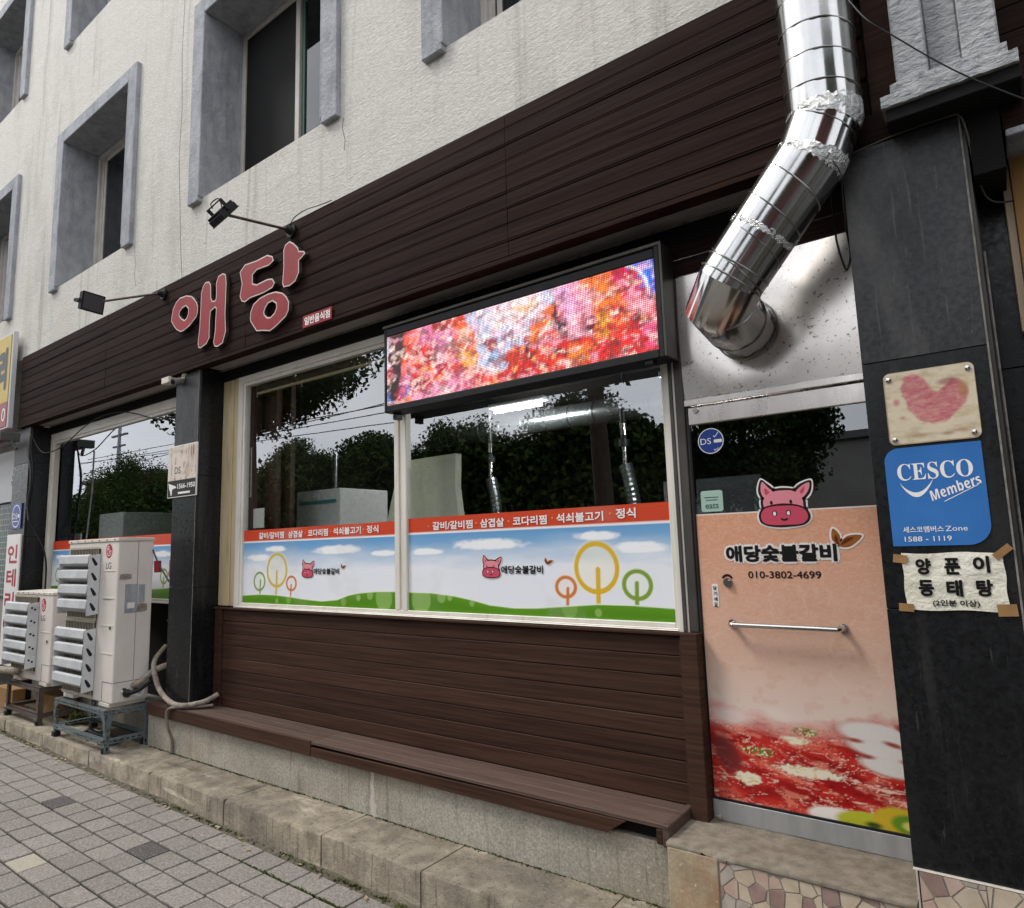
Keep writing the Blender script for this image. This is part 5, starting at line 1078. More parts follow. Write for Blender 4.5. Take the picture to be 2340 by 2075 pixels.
# ================================================================== AIR CONDITIONING UNITS
def lg_logo(mb, cx, cz, rx, rz, y, ms):
    mb.m(ms[0]).prism(ell(cx, cz, rx, rz, 36), y, None)
    P = lambda pts: [(cx+a*rx, cz+b*rz) for a, b in pts]
    arc = [(.72*math.cos(R(a)), .72*math.sin(R(a))) for a in range(85, 366, 10)]; arc2 = [(.60*math.cos(R(a)), .60*math.sin(R(a))) for a in range(365, 84, -10)]
    mb.m(ms[1]).prism(P(arc+arc2), y-.0006, None); mb.prism(P([(.2, .06), (.62, .06), (.62, -.06), (.2, -.06)]), y-.0006, None)
    mb.prism(P([(-.06, .42), (.06, .42), (.06, -.26), (.25, -.26), (.25, -.38), (-.06, -.38)]), y-.0006, None); mb.prism(P(ell(-.3, .3, .13, .13, 12)), y-.0006, None)
def ac_unit(loc, W, H, DP, louv, logo_z, label, pname='outdoor_unit', twoside=False):
    x0, y0, z0 = loc; x1 = x0+W; A_ = empty('outdoor_unit', (x0+W/2, y0+DP/2, z0), label, 'air conditioner', 'outdoor air conditioning units on stands')
    mb = M(); mb.box(x0, x1, y0, y0+DP, z0+.02, z0+H-.03); cs_ = build('casing', mb, 'ac_casing', A_, bevel=.012, seg=2)
    mb = M(); mb.box(x0-.008, x1+.008, y0-.008, y0+DP+.008, z0+H-.03, z0+H); build('top_cover', mb, 'ac_top', A_, bevel=.004)
    for i in range(7):
        mb = M(); xx = x0+.06+i*(W-.12)/6; mb.tube([(xx, y0-.008, z0+H-.015), (xx, y0-.012, z0+H-.015)], .006, 10); build('screw', mb, 'lamp_black', cs_)
    mb = M(); mb.box(x0+.05, x0+.25, y0+.0, y0+DP, z0-.012, z0+.02).box(x1-.25, x1-.05, y0, y0+DP, z0-.012, z0+.02); build('foot_rail', mb, 'ac_top', A_, bevel=.003)
    pw = W*.245; px0 = x1-pw-.02
    # pressed panel lines of the service side
    for k in range(4 if H > 1 else 1):
        zz_ = z0+H-.29-.235*k if H > 1 else z0+H-.4
        mb = M(); mb.box(px0+.0, x1-.035, y0-.004, y0, zz_, zz_+.012); build('pressed_rib', mb, 'ac_top', cs_, bevel=.0015)
    mb = M(); a, b = x1-.19, x1+.0; zc = z0+.19
    mb.box(a, x1-.004, y0-.002, y0-.0002, zc, zc+.004).box(a-.004, a, y0-.002, y0-.0002, z0+.03, zc).box(x1+.0002, x1+.002, y0+.004, y0+DP-.004, zc, zc+.004).box(x1+.0002, x1+.002, y0+DP*.55, y0+DP*.55+.003, zc, z0+H-.03); build('panel_joint', mb, 'ink_grey', cs_)
    mb = M(); mb.box(x1-.115, x1-.06, y0-.0035, y0, z0+H*.44, z0+H*.44+.05); build('grip', mb, 'ac_top', cs_, bevel=.002)
    mb = M(); mb.box(x1-.107, x1-.068, y0-.0045, y0-.0036, z0+H*.44+.008, z0+H*.44+.036); build('grip_hollow', mb, 'grille_dark', cs_)
    lx, lz, lr = logo_z; mb = M(); lg_logo(mb, lx, lz, .062 if H > 1 else .058, .062 if H > 1 else .066, y0-.0012, (0, 1))
    mb.m(2); text(mb, 'LG', lx-.05, lx+.055, lz-.155, lz-.100, y0-.001, weight=.01); text(mb, 'Dual Inverter', lx-.07, lx+.085, z0+H*.62, z0+H*.62+.016, y0-.001) if H > 1 else None
    build('brand_mark', mb, ['ink_red', 'ink_white', 'ink_grey'], A_, fix=False)
    # fan grilles and louvred air guides
    for (gx0, gx1, gz0, gz1) in louv:
        mb = M(); mb.box(gx0+.03, gx1-.01, y0-.018, y0-.001, gz0-.03, gz1+.06); G_ = build('fan_grille', mb, 'grille_dark', A_)
        mb = M(); mb.box(gx0+.02, gx1+.0, y0-.026, y0-.019, gz0-.045, gz0-.028).box(gx0+.02, gx1+.0, y0-.026, y0-.019, gz1+.058, gz1+.075)
        nn = int((gx1-gx0)/.035)
        for i in range(nn+1): mb.box(gx0+.03+i*.033, gx0+.034+i*.033, y0-.024, y0-.019, gz0-.028, gz1+.058)
        cxg, czg = (gx0+gx1)/2, (gz0+gz1)/2+.015
        for r_ in (.06, .12, .18, .24):
            if r_ < (gz1-gz0)/2: mb.tube([(cxg+r_*math.cos(a), y0-.026, czg+r_*math.sin(a)) for a in np.linspace(0, 2*math.pi, 33)], .0025, 4, caps=False)
        build('guard', mb, 'grille_light', G_, fix=False)
        yg = y0-.10
        AG = M(); AG.hexa([(gx1-.004, yg, gz0), (gx1, yg, gz0), (gx1, y0-.003, gz0+.012), (gx1-.004, y0-.003, gz0+.012), (gx1-.004, yg, gz1), (gx1, yg, gz1), (gx1, y0-.003, gz1+.012), (gx1-.004, y0-.003, gz1+.012)])
        AGo = build('air_guide', AG, 'louver_grey', A_, bevel=.0012)
        AG = M(); AG.box(gx0, gx0+.005, yg, y0-.003, gz0, gz1); build('side_plate', AG, 'louver_grey', AGo, bevel=.0012)
        nl = louv_n; hh = (gz1-gz0)/nl
        for i in range(nl):
            zt = gz1-i*hh; mb = M(); a, b = gx0+.005, gx1-.004
            mb.add([(a, yg-.002, zt-.002), (b, yg-.002, zt-.002), (b, yg-.006, zt-hh*.5), (a, yg-.006, zt-hh*.5), (a, yg+.07, zt-hh*.86), (b, yg+.07, zt-hh*.86), (a, yg+.001, zt-.002), (b, yg+.001, zt-.002), (b, yg-.002, zt-hh*.48), (a, yg-.002, zt-hh*.48), (a, yg+.073, zt-hh*.84), (b, yg+.073, zt-hh*.84), (a, yg+.02, zt+.010), (b, yg+.02, zt+.010)],
                   [(0, 3, 2, 1), (3, 4, 5, 2), (6, 7, 8, 9), (9, 8, 11, 10), (4, 10, 11, 5), (0, 1, 13, 12)])
            build('louver', mb, 'louver_grey', AGo, fix=False)
            mb = M(); cy_, cz_ = yg+.048, zt-hh*.42; xh = gx1+.0012
            if H > 1:
                pts = [(cy_-.024, cz_+.026), (cy_-.010, cz_+.034), (cy_+.024, cz_-.016), (cy_+.018, cz_-.034), (cy_-.0, cz_-.030)]
                mb.add([(xh, p[0], p[1]) for p in cr(pts, 3)], [tuple(range(15))])
            else:
                for dx, dz in ((-.014, .012), (.014, -.006)):
                    e = ell(cy_+dx, cz_+dz, .011, .011, 10); mb.add([(xh, p[0], p[1]) for p in e], [tuple(range(10))])
            build('slot_hole', mb, 'lamp_black', AGo, fix=False)
    return A_
louv_n = 4
A1 = ac_unit((-7.28, -.52, .494), 1.035, 1.418, .30, [(-7.22, -6.582, 1.24, 1.765), (-7.235, -6.60, .585, 1.115)], (-6.425, 1.80, 0), 'tall twin fan cream outdoor unit beside the middle pillar')
# label, wrapped pipes and white drain on the side of the tall unit
mb = M(); mb.box(-6.2445, -6.242, -.452, -.345, 1.262, 1.508).box(-6.2445, -6.242, -.338, -.285, 1.345, 1.50); lbm = build('rating_label', mb, 'trim_concrete', A1)
mb = M(); mb.box(-6.2415, -6.2405, -.43, -.37, 1.30, 1.35); text(mb, 'LG', -.43, -.37, 1.30, 1.345, -6.2409, side=True); build('label_print', mb, 'print_white', lbm, fix=False)
for (a, b, z0_, z1_) in ((-.505, -.405, 1.548, 1.60), (-.352, -.262, 1.262, 1.338)):
    mb = M(); mb.add([(-6.2412, a+(b-a)*t+.004*math.sin(t*9), z0_+(z1_-z0_)*s_) for (t, s_) in ((0, .1), (.4, 0), (1, .15), (.97, .85), (.5, 1), (.05, .9))], [tuple(range(6))]); build('torn_sticker', mb, 'hose_wrap', A1, fix=False)
mb = M(); mb.tube(curve3([(-6.236, -.43, .62), (-6.19, -.43, .60), (-6.16, -.40, .60), (-6.14, -.34, .62), (-6.10, -.27, .68)], 6), .018, 10); build('pipe', mb, 'lamp_black', A1, smooth=50, fix=False)
mb = M(); mb.tube([(-6.225, -.455, .615), (-6.20, -.40, .590), (-6.185, -.33, .560), (-6.185, -.30, .565), (-6.19, -.265, .64), (-6.20, -.25, .68)], .0125, 10); build('drain_pipe', mb, 'pvc_white', A1, smooth=50, fix=False)
mb = M(); mb.tube([(-6.245, -.40, .585), (-6.233, -.40, .585)], .035, 16).tube([(-6.245, -.33, .60), (-6.225, -.33, .60)], .02, 12); build('valve', mb, 'grille_dark', A1, smooth=40)
louv_n = 5
A2 = ac_unit((-8.72, -.47, .512), .985, .902, .32, [(-8.72, -8.076, .655, 1.300)], (-7.965, 1.285, 0), 'shorter single fan cream outdoor unit at the far left of the shopfront')

# slotted angle steel stands
def slotted(mb, p, q, wdir, w_=.036, th=.003, slot=.03, gap=.018):
    p, q, wd = Vector(p), Vector(q), Vector(wdir).normalized(); ax = (q-p); L_ = ax.length; ax.normalize(); nn = ax.cross(wd).normalized()*th
    def bar(a, b, c, d):  # along a..b, across c..d
        c0 = [p+ax*a+wd*c, p+ax*b+wd*c, p+ax*b+wd*d, p+ax*a+wd*d]; mb.hexa([*c0, *[v+nn for v in c0]])
    bar(0, L_, 0, w_*.32); bar(0, L_, w_*.68, w_)
    t = 0
    while t < L_: bar(t, min(L_, t+gap), w_*.32, w_*.68); t += slot+gap
def stand(x0, x1, y0, y1, z0, z1, zlow, mat, label, holes=True):
    ST2 = empty('equipment_stand', ((x0+x1)/2, (y0+y1)/2, z0), label, 'stand', 'steel stands under the outdoor units')
    def piece(name, p, q, w1, w2):
        mb = M()
        if holes: slotted(mb, p, q, w1); slotted(mb, p, q, w2)
        else:
            for wd, od in ((Vector(w1), Vector(w2)), (Vector(w2), Vector(w1))):
                c0 = [Vector(p), Vector(q), Vector(q)+wd*.04, Vector(p)+wd*.04]; mb.hexa([*c0, *[v+od*.004 for v in c0]])
        build(name, mb, mat, ST2)
    for (x, sx) in ((x0, 1), (x1, -1)):
        for (y, sy) in ((y0, 1), (y1, -1)): piece('leg', (x, y, z0), (x, y, z1), (sx, 0, 0), (0, sy, 0))
    for zz_ in (z1-.001, zlow):
        for y, sy in ((y0-.003, 1), (y1+.003, -1)): piece('rail', (x0, y, zz_), (x1, y, zz_), (0, 0, -1), (0, sy, 0))
        for x, sx in ((x0-.003, 1), (x1+.003, -1)): piece('rail', (x, y0, zz_), (x, y1, zz_), (0, 0, -1), (sx, 0, 0))
    if holes:
        for (x, sx) in ((x0, 1), (x1, -1)):
            mb = M(); mb.prism([(x, z1-.04), (x+sx*.10, z1-.04), (x+sx*.05, z1-.08), (x+sx*.036, z1-.14), (x, z1-.16)], y0-.007, y0-.004); build('gusset', mb, mat, ST2)
        for (y, sy) in ((y0, 1), (y1, -1)):
            mb = M(); pr_ = [(y, z1-.04), (y+sy*.09, z1-.04), (y+sy*.045, z1-.08), (y+sy*.036, z1-.13), (y, z1-.15)]
            mb.add([(x1+.004, a, b) for a, b in pr_]+[(x1+.007, a, b) for a, b in pr_], [tuple(range(5)), tuple(range(5, 10))[::-1]]+[(i, (i+1) % 5, 5+(i+1) % 5, 5+i) for i in range(5)]); build('gusset', mb, mat, ST2)
    for (x, sx) in ((x0, 1), (x1, -1)):
        for (y, sy) in ((y0, 1), (y1, -1)):
            mb = M(); mb.box(x-.012, x+.05*sx, y-.012 if sy > 0 else y+.012, y+.045*sy, z0-.0, z0+.045); build('rubber_foot', mb, 'lamp_black', ST2, bevel=.004)
    return ST2
stand(-7.245, -6.19, -.58, -.235, .141, .478, .245, 'slot_steel', 'blue grey slotted angle stand under the tall twin fan unit')
stand(-8.69, -7.81, -.515, -.19, .141, .496, .25, 'rust_steel', 'plain rusty grey stand under the shorter single fan unit', holes=False)
mb = rough_box(-8.55, -8.0, -.28, -.1, .142, .34, 6, 9, .01); cb = build('cardboard_box', mb, 'card', origin=(-8.3, -.2, .14)); thing(cb, 'flattened brown cardboard box behind the legs of the rusty stand', 'box')
mb = M(); mb.box(-9.32, -8.82, -.42, -.30, .142, .36); cb = build('cardboard_box', mb, 'card', bevel=.006, origin=(-9.1, -.35, .14)); thing(cb, 'brown cardboard box with a white tag at the far left under the rusty stand', 'box')
mb = M(); mb.quad((-9.02, -.4215, .17), (-8.93, -.4215, .17), (-8.93, -.4215, .20), (-9.02, -.4215, .20)); build('tag', mb, 'print_white', cb, fix=False)
rr = random.Random(9); mb = M()
for i in range(26):
    x, y = rr.uniform(-7.1, -6.4), rr.uniform(-.5, -.28); s_ = rr.uniform(.012, .045); mb.hexa([(x+dx*s_*rr.uniform(.6, 1.2), y+dy*s_*rr.uniform(.6, 1.2), .142+dz*s_*rr.uniform(.4, 1.2)) for (dx, dy, dz) in ((-1, -1, 0), (1, -1, 0), (1, 1, 0), (-1, 1, 0), (-1, -1, 1), (1, -1, 1), (1, 1, 1), (-1, 1, 1))])
db = build('debris', mb, 'rust_steel', origin=(-6.8, -.4, .14)); thing(db, 'loose rubble and scrap lying under the slotted stand', 'rubble'); db['kind'] = 'stuff'
mb = M(); mb.tube(curve3([(-7.05, -.35, .17), (-6.8, -.42, .19), (-6.55, -.38, .17), (-6.42, -.42, .19)], 5), .025, 10); db = build('pipe_offcut', mb, 'lamp_black', smooth=40, origin=(-6.8, -.4, .17)); thing(db, 'black bent pipe lying on the kerb inside the slotted stand', 'pipe')

# wrapped pipe bundle over the ledge
mb = M(); mb.tube(curve3([(-6.16, -.12, .95), (-6.13, -.22, .86), (-6.06, -.27, .79), (-5.99, -.28, .70), (-5.93, -.28, .63), (-5.82, -.285, .575), (-5.70, -.29, .545), (-5.60, -.285, .535), (-5.50, -.25, .54), (-5.42, -.16, .56), (-5.40, -.06, .60)], 7), .021, 14)
hs = build('pipe_bundle', mb, 'hose_wrap', smooth=50, origin=(-5.8, -.28, .6), fix=False); thing(hs, 'tape wrapped pipe bundle curling over the timber ledge at the pillar foot', 'pipe')
mb = M(); mb.tube(curve3([(-6.235, -.36, .64), (-6.16, -.32, .68), (-6.10, -.27, .75), (-6.03, -.22, .79), (-5.97, -.12, .82)], 6), .026, 12)
hs = build('pipe_bundle', mb, 'hose_wrap', smooth=50, origin=(-6.2, -.3, .7), fix=False); thing(hs, 'short wrapped pipe bundle leaving the valve of the tall outdoor unit', 'pipe')
cable([(-5.36, -.12, .53), (-5.50, -.24, .522), (-5.62, -.30, .52), (-5.69, -.318, .50), (-5.71, -.322, .45), (-5.705, -.31, .36), (-5.70, -.275, .25), (-5.70, -.275, .15)], .0115, 'grey_hose', 'thin grey drain hose dropping over the ledge onto the granite plinth', 'hose', 'drain_hose')
cable([(-6.10, -.15, 1.18), (-6.08, -.1, 1.10), (-6.0, -.1, 1.14), (-5.94, -.1, 1.17)], .006, 'cable_grey', 'grey wire arching in the dark gap behind the tall unit', 'wire')
mb = M(); mb.tube([(-6.33, -.235, 1.905), (-6.16, -.22, 1.68), (-5.965, -.215, 1.52)], .008, 6); tg = build('tie_strap', mb, 'cable_grey', smooth=40, origin=(-6.3, -.22, 1.9), fix=False); thing(tg, 'dark strap slanting from the top of the tall unit to the pillar', 'strap')

mb = M(); mb.tube([(-6.165, -.222, 1.70), (-6.155, -.222, 1.60)], .03, 10); tg2 = build('red_tag', mb, 'sign_red', smooth=40, origin=(-6.16, -.22, 1.65), fix=False); thing(tg2, 'small red tag tied on the strap beside the tall unit', 'tag')
wd = clumps(lambda r: (-7.55+r.gauss(0, .035), -.27+r.gauss(0, .03), .142+abs(r.gauss(0, .05)), 0), .045, 8, 60); wo_ = build('weed', wd, 'moss', origin=(-7.55, -.27, .14), fix=False); thing(wo_, 'small green weed growing between the two equipment stands', 'plant')
mb = M(); mb.tube(curve3([(-9.3, -.62, .52), (-9.0, -.62, .58), (-8.75, -.60, .61), (-8.5, -.56, .615), (-8.40, -.50, .60)], 6), .036, 14); wo_ = build('flexible_pipe', mb, 'hose_wrap', origin=(-8.8, -.6, .58), smooth=50, fix=False); thing(wo_, 'pale flexible pipe entering from the left edge below the shorter unit', 'pipe')
# cables on the left
cable([(-9.35, -.22, 3.28), (-9.32, -.24, 3.05), (-9.25, -.24, 2.88), (-9.20, -.24, 2.70), (-9.22, -.24, 2.52), (-9.26, -.24, 2.35), (-9.22, -.22, 2.15), (-9.08, -.15, 1.92), (-9.0, -.12, 1.7), (-8.98, -.12, 1.4)], .010, 'cable_black', 'thick black cables hanging down beside the leftmost pillar', 'cable')
cable([(-9.37, -.24, 3.22), (-9.34, -.26, 3.0), (-9.24, -.26, 2.8), (-9.22, -.26, 2.6), (-9.27, -.26, 2.4), (-9.23, -.25, 2.2)], .008, 'cable_grey', 'grey cable twisted along the thick black ones by the leftmost pillar', 'cable')
cable([(-9.38, -.24, 3.27), (-9.2, -.2, 3.05), (-9.0, -.18, 2.98), (-8.6, -.16, 3.02), (-8.1, -.14, 3.18), (-7.7, -.12, 3.25), (-7.2, -.10, 3.22), (-6.5, -.1, 3.05), (-6.1, -.1, 3.04)], .006, 'cable_black', 'black cable looping across the top of the left shop window', 'cable')

# ================================================================== NEIGHBOURING SHOP AT THE LEFT EDGE
NB = empty('neighbour_shop', (-11.5, 0, .14), 'neighbouring shopfront with grey mesh window at the left edge', 'shop')
mb = M(); mb.box(-14, -9.89, -.02, .2, .0, 3.3); build('wall', mb, 'far_wall', NB)
mb = M(); mb.box(-12.6, -9.95, -.07, -.021, 2.50, 3.18); bn = build('white_panel', mb, 'sign_frame', NB, bevel=.003)
mb = M(); text(mb, '옥수', -10.47, -10.02, 2.66, 2.86, -.0715, weight=.03); build('lettering', mb, 'ink_black', bn, fix=False)
mb = M()
for i in range(16): mb.box(-10.9, -9.93, -.045, -.04, 1.30+i*.075, 1.31+i*.075)
for i in range(15): mb.box(-10.9+i*.07, -10.894+i*.07, -.05, -.045, 1.28, 2.48)
build('mesh_grille', mb, 'sign_frame', NB); mb = M(); mb.box(-10.9, -9.93, -.038, -.0205, 1.28, 2.48); build('dark_window', mb, 'green_sash', NB)
bx = empty('box_sign', (-10.4, -.3, 3.36), 'yellow and maroon box sign with black Korean lettering at the left edge', 'sign')
mb = M(); mb.box(-12.2, -9.80, -.35, -.295, 3.36, 4.60); build('sign_case', mb, 'sign_frame', bx, bevel=.006)
mb = M(); mb.box(-12.17, -9.85, -.357, -.351, 3.70, 4.57); ys = build('yellow_face', mb, 'sign_yellow', bx); mb = M(); mb.box(-12.17, -9.85, -.357, -.351, 3.39, 3.697); ms_ = build('maroon_face', mb, 'sign_maroon', bx)
mb = M(); text(mb, '리', -10.25, -9.93, 3.86, 4.42, -.3578, weight=.06); build('lettering', mb, 'ink_black', ys, fix=False)
mb = M(); text(mb, '0', -10.02, -9.90, 3.46, 3.63, -.3578); build('lettering', mb, 'print_white', ms_, fix=False)
mb = M(); mb.tube([(-12.4, -.42, 3.22), (-9.62, -.42, 3.22)], .06, 16); aw = build('rolled_awning', mb, 'awning_pink', smooth=40, origin=(-11, -.42, 3.2)); thing(aw, 'rolled magenta awning under the yellow box sign', 'awning')
mb = M(); mb.box(-9.60, -9.50, -.50, -.30, 3.16, 3.26).tube([(-9.55, -.4, 3.24), (-9.50, -.36, 3.1), (-9.46, -.34, 3.06)], .02, 8); build('bracket', mb, 'cable_grey', aw, bevel=.004)
mb = M(); mb.tube([(-9.56, -.52, 3.13), (-9.62, -.54, 2.6), (-9.78, -.56, 1.9), (-9.95, -.58, 1.2)], .011, 8); aw = build('awning_rod', mb, 'sign_frame', smooth=40, origin=(-9.56, -.52, 3.1), fix=False); thing(aw, 'thin white crank rod hanging from the rolled magenta awning', 'rod')
mb = M(); mb.box(-9.67, -9.25, -.31, -.295, .55, 2.045); wb = build('vertical_banner', mb, 'print_white', bevel=.001, origin=(-9.46, -.3, .55)); thing(wb, 'narrow white vertical sign with red Korean letters behind the shorter unit', 'sign')
mb = M(); text(mb, '인', -9.615, -9.31, 1.71, 1.925, -.3115, weight=.03); text(mb, '테', -9.61, -9.31, 1.44, 1.645, -.3115, weight=.03); text(mb, '리', -9.62, -9.33, 1.17, 1.38, -.3115, weight=.03); text(mb, '어', -9.62, -9.33, .90, 1.11, -.3115, weight=.03); build('lettering', mb, 'ink_red', wb, fix=False)

# ================================================================== INSIDE THE RESTAURANT
def solo(name, mb, mat, org, label, cat, group=None, **k): o = build(name, mb, mat, origin=org, **k); return thing(o, label, cat, group)
FG = empty('fridge', (-5.0, .6, .46), 'white fridge cabinet standing inside the left pane of the large window', 'fridge')
mb = M(); mb.box(-5.27, -4.66, .58, 1.15, .46, 2.285); build('cabinet', mb, 'fridge', FG, bevel=.01)
mb = M(); mb.box(-5.22, -4.70, .572, .579, 2.16, 2.19); build('trim_stripe', mb, 'teal', FG)
mb = M(); mb.box(-9.2, -8.55, .5, 1.1, .46, 2.28); solo('fridge', mb, 'fridge', (-8.9, .8, .46), 'white fridge cabinet seen inside the left shop window', 'fridge', bevel=.01)
mb = M(); mb.tube([(-5.62, 1.3, 2.2), (-5.62, 1.3, 2.75)], .035, 12); solo('vent_pipe', mb, 'galvanised', (-5.62, 1.3, 2.2), 'short silver pipe standing behind the white fridge', 'pipe', smooth=40)
def clothp(pts, y0, y1, nm, lab):
    mb = M(); mb.prism(pts, y0, y1); solo(nm, mb, 'cream_cloth', (pts[0][0], y0, 1.9), lab, 'chair cover', bevel=.006)
clothp([(-3.76, 1.3), (-3.74, 1.95), (-3.70, 2.08), (-3.66, 2.2), (-3.63, 2.335), (-3.30, 2.335), (-3.30, 1.3)], .28, .34, 'cream_screen', 'cream cloth covered board in the left pane beside the mullion')
clothp([(-3.46, 1.3), (-3.46, 2.36), (-3.40, 2.37), (-2.98, 2.375), (-2.99, 2.15), (-2.97, 2.0), (-2.95, 1.9), (-2.93, 1.3)], .20, .26, 'cream_screen', 'cream cloth covered board in the right pane beside the mullion')
def hang(x, y, lab):
    H_ = empty('table_extractor', (x, y, 2.0), lab, 'extractor pipe', 'extractor pipes over the tables')
    mb = M(); mb.tube([(x, y, 3.25), (x, y, 2.62)], .028, 12).tube([(x, y, 2.62), (x, y, 2.56)], .05, 12); build('upper_pipe', mb, 'lamp_black', H_, smooth=40)
    mb = M(); mb.tube([(x, y, 2.56), (x, y, 2.40)], .03, 12).tube([(x, y, 2.76), (x, y, 2.66)], .036, 12); build('collar', mb, 'chrome', H_, smooth=40)
    mb = M(); n_ = 46; pts = []; rs = []
    for i in range(n_):
        t = i/(n_-1); pts.append((x+.05*math.sin(t*3.6)+.035*t, y, 2.40-.95*t)); rs.append(.055+.004*(i % 2))
    mb.tube(pts, rs, 16); build('flexible_hose', mb, 'galvanised', H_, smooth=20)
hang(-4.10, 2.0, 'silver flexible extractor hose left of centre behind the right pane'); hang(-2.62, 2.0, 'silver flexible extractor hose near the right edge of the right pane'); hang(-5.35, 3.6, 'distant extractor hose deeper in the room behind the right pane')
mb = M(); mb.tube([(-6.0, 2.4, 2.98), (.3, 2.4, 2.98)], .12, 24)
for i in range(22): mb.tube([(-5.9+i*.28, 2.4, 2.98), (-5.885+i*.28, 2.4, 2.98)], .128, 24)
solo('ceiling_duct', mb, 'galvanised', (-3, 2.4, 2.98), 'long round galvanised duct under the dining room ceiling', 'duct', smooth=30)
for (x0, x1, y, z, lb) in ((-3.95, -3.40, 1.9, 3.04, 'lit fluorescent tube on the ceiling behind the right pane'), (-1.85, -1.2, 1.2, 2.86, 'lit fluorescent tube at the right end of the right pane')):
    t_ = empty('ceiling_lamp', ((x0+x1)/2, y, z+.06), lb, 'lamp', 'lit tubes inside'); mb = M(); mb.tube([(x0, y, z), (x1, y, z)], .017, 12); build('tube', mb, 'tube_light', t_, smooth=40); mb = M(); mb.box(x0-.05, x1+.05, y-.05, y+.05, z+.03, z+.07); build('fitting', mb, 'fridge', t_, bevel=.004)
mb = M(); mb.box(-5.145, -4.975, .05, .06, 1.95, 2.113); sw = solo('wall_notice', mb, 'print_white', (-5.06, .05, 2.03), 'small white notice on the brown jamb inside the large window', 'notice'); 
mb = M(); mb.box(-2.9, -1.9, 3.4, 3.44, 1.55, 2.35); solo('wall_banner', mb, 'ink_grey', (-2.4, 3.4, 1.9), 'grey printed banner on the far wall of the dining room', 'banner')
for i, (x, lab) in enumerate(((-4.8, 'dark dining table behind the left pane'), (-3.3, 'dark dining table behind the mullion'), (-1.9, 'dark dining table behind the right pane'))):
    t_ = empty('dining_table', (x, 2.3, .46), lab, 'table', 'tables inside'); mb = M(); mb.box(x-.6, x+.6, 1.9, 2.7, 1.19, 1.22); build('table_top', mb, 'interior_wood', t_, bevel=.004)
    for sx in (-.5, .5):
        for sy in (2.0, 2.6): mb = M(); mb.box(x+sx-.02, x+sx+.02, sy-.02, sy+.02, .46, 1.19); build('leg', mb, 'dark_metal', t_)

# ================================================================== ACROSS THE STREET (seen in the glass and in the duct)
def leaf_mesh(name, P, s, rg, mat, parent=None, origin=None):
    n = len(P); a = rg.normal(size=(n, 3)); a /= np.linalg.norm(a, axis=1)[:, None]; b = np.cross(a, rg.normal(size=(n, 3))); b /= np.linalg.norm(b, axis=1)[:, None]
    ss = s*(.6+.8*rg.random((n, 1))); org = ORG[parent.name] if parent is not None else Vector(origin)
    V = (np.stack([P-a*ss, P+b*ss*.6, P+a*ss, P-b*ss*.6], 1).reshape(-1, 3)-np.array(org)).astype(np.float32)
    me = bpy.data.meshes.new(name); me.vertices.add(4*n); me.vertices.foreach_set('co', V.ravel()); me.loops.add(4*n); me.loops.foreach_set('vertex_index', np.arange(4*n, dtype=np.int32))
    me.polygons.add(n); me.polygons.foreach_set('loop_start', np.arange(0, 4*n, 4, dtype=np.int32)); me.update(calc_edges=True)
    o = mesh_obj(name, me, parent, mat); ORG[o.name] = org
    if parent is None: o.location = org
    return o
def leaf_points(cx, cy, cz, rx, ry, rz, n, rg, cut=None, shell=.55):
    nc = 60; cl = rg.normal(size=(nc, 3)); cl /= np.linalg.norm(cl, axis=1)[:, None]; cl *= (shell+(1-shell)*rg.random((nc, 1)))*.9
    k = rg.integers(0, nc, n); p = cl[k]+rg.normal(size=(n, 3))*.13; r_ = np.linalg.norm(p, axis=1); p = p[r_ < 1.08]
    P = p*np.array([rx, ry, rz])+np.array([cx, cy, cz])
    return P[P[:, 2] > cut] if cut is not None else P
def tree(x, y, zc, rx, ry, rz, n, s, seed, label, group, mat='leaf_far', tr=.16, cut=None, name='street_tree'):
    T_ = empty(name, (x, y, GZ(x)), label, 'tree', group); mb = M(); mb.tube([(x, y, GZ(x)-.05), (x+.05, y, zc*.35), (x-.03, y, zc*.7), (x, y, zc+rz*.3)], [tr*1.2, tr, tr*.85, tr*.5], 12)
    rr = random.Random(seed)
    for i in range(6): a = rr.uniform(0, 6.28); mb.tube([(x, y, zc-rz*.6), (x+math.cos(a)*rx*.35, y+math.sin(a)*ry*.35, zc-rz*.15), (x+math.cos(a)*rx*.7, y+math.sin(a)*ry*.7, zc+rz*.3)], [tr*.5, tr*.3, tr*.1], 8)
    build('trunk', mb, 'bark', T_, smooth=50, fix=False); rg = np.random.default_rng(seed); leaf_mesh('crown', leaf_points(x, y, zc, rx, ry, rz, n, rg, cut), s, rg, mat, T_)
far = [(-23.6, 4.3, 2.3, 2.0, 'round clipped tree at the left end of the row mirrored in the left pane'), (-19.2, 4.3, 2.3, 1.75, 'second round clipped tree of the row mirrored in the left pane'), (-14.6, 4.3, 2.2, 1.9, 'round clipped tree mirrored left of centre in the right pane'), (-10.0, 4.4, 2.3, 1.85, 'round clipped tree mirrored right of centre in the right pane'), (-5.3, 4.3, 2.2, 1.9, 'round clipped tree mirrored at the right edge of the right pane'), (1.2, 4.4, 2.3, 1.9, 'round clipped tree mirrored at the right of the door glass'), (4.6, 4.4, 2.3, 1.9, 'round clipped tree reflected in the silver duct'), (-37.8, 4.6, 3.4, 2.9, 'big round tree mirrored in the left shop window')]
for i, (x, zc, rx, rz, lab) in enumerate(far): tree(x, -14.0, zc, rx, rx*.8, rz, 34000, .06, 100+i, lab, 'clipped trees across the street')
tree(-15.0, -6.2, 6.3, 4.6, 1.6, 1.75, 30000, .06, 300, 'near street tree whose leaves hang into the mirrored sky of the left pane', 'street trees along the pavement', 'leaf_green')
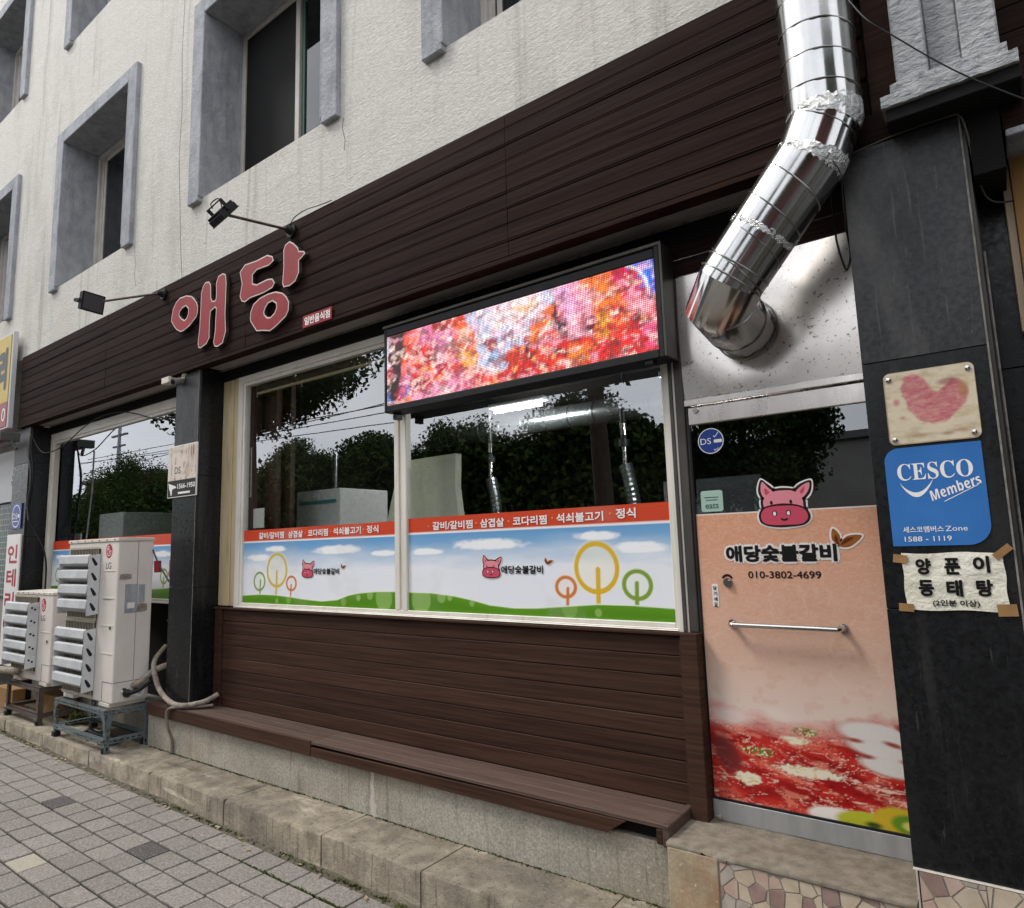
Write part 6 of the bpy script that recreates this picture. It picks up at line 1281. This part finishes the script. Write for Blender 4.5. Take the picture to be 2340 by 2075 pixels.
tree(-5.3, -6.4, 6.0, 1.35, 1.2, 1.9, 18000, .06, 301, 'near street tree whose leaves hang into the mirrored sky of the right pane', 'street trees along the pavement', 'leaf_green')
tree(4.6, -6.6, 7.2, 2.8, 1.5, 2.4, 26000, .06, 302, 'unseen street tree added for the dark streaks in the silver duct', 'street trees along the pavement', 'leaf_green')  # out of view, added so its reflection darkens the duct
def far_building(name, x0, x1, y0, y1, h, mat, label, nw, roof='far_roof'):
    b = empty(name, ((x0+x1)/2, (y0+y1)/2, -.1), label, 'building'); mb = M(); mb.box(x0, x1, y0, y1, -.3, h); build('wall', mb, mat, b)
    mb = M(); mb.box(x0-.2, x1+.2, y0-.2, y1+.2, h, h+.25); build('roof', mb, roof, b)
    for k in range(nw):
        for z in np.arange(1.2, h-1.4, 3.0):
            xx = x0+(k+.5)*(x1-x0)/nw; mb = M(); mb.box(xx-.7, xx+.7, y1, y1+.04, z, z+1.4); build('window', mb, 'dark_metal', b)
far_building('far_building', -30, -19.5, -30, -20, 5.8, 'far_wall', 'low pale building mirrored between the trees in the left pane', 5)
far_building('far_building', -12, 2, -32, -22, 5.0, 'far_wall', 'long pale building behind the mirrored clipped trees', 6)
far_building('far_building', 6, 20, -30, -18, 12, 'far_red', 'tall brick building reflected in the right side of the duct', 5)
far_building('far_building', -50, -40.6, -24, -16, 6.6, 'far_red', 'dark red building with a pale roof mirrored in the left shop window', 4)
n_ = 130000; rg = np.random.default_rng(5); P = np.stack([rg.uniform(-44, -6.8, n_), -13+rg.normal(0, .5, n_), rg.uniform(0, 1, n_)**.85*5.4], 1); P = P[P[:, 2] < 4.85+.3*np.sin(P[:, 0]*1.3)+.2*np.sin(P[:, 0]*3.7)]
hd = leaf_mesh('hedge', P, .11, rg, 'leaf_far', origin=(-13, -13, 0)); thing(hd, 'dark hedge filling the lower half of the window reflections', 'hedge'); hd['kind'] = 'stuff'
for k, (zl_, zr_, yy) in enumerate(((5.16, 5.05, -8), (4.96, 4.77, -8), (5.46, 5.60, -8), (5.25, 5.1, -8.3), (6.4, 6.2, -8.2), (4.95, 4.75, -8))):
    if k == 5: a, b = (-11.3, yy, 4.80), (3, yy, 4.72)
    else: a, b = (-30, yy, zl_+(zl_-zr_)*3), (-11.6 if k < 2 else 4, yy, zr_)
    mb = M(); mb.tube([a, tuple((np.array(a)+np.array(b))/2-np.array([0, 0, .05])), b], .012, 6); w_ = build('overhead_wire', mb, 'cable_black', origin=a, smooth=40, fix=False)
    thing(w_, ['upper wire of the close pair mirrored in the left pane', 'lowest overhead wire mirrored in the left pane just over the trees', 'overhead wire mirrored highest in the left pane, rising to the right', 'middle overhead wire mirrored across the sky of the left pane', 'overhead wire above the mirrored sky, seen only in the duct', 'overhead wire mirrored under the lit screen in the right pane'][k], 'wire', 'overhead wires over the street')
UP = empty('utility_pole', (-39.5, -13.5, -.2), 'utility pole with crossarms mirrored in the left shop window', 'pole'); mb = M(); mb.tube([(-39.5, -13.5, -.2), (-39.5, -13.5, 9.4)], [.14, .09], 12); build('shaft', mb, 'trim_concrete', UP, smooth=40)
mb = M(); mb.box(-40.4, -38.6, -13.55, -13.45, 8.4, 8.5).box(-40.2, -38.8, -13.55, -13.45, 7.8, 7.88); build('crossarm', mb, 'dark_metal_grey', UP)
S.cycles.use_adaptive_sampling = True
S.cycles.max_bounces = 8; S.cycles.glossy_bounces = 5; S.cycles.transparent_max_bounces = 12; S.cycles.diffuse_bounces = 3
S.cycles.caustics_reflective = False; S.cycles.caustics_refractive = False
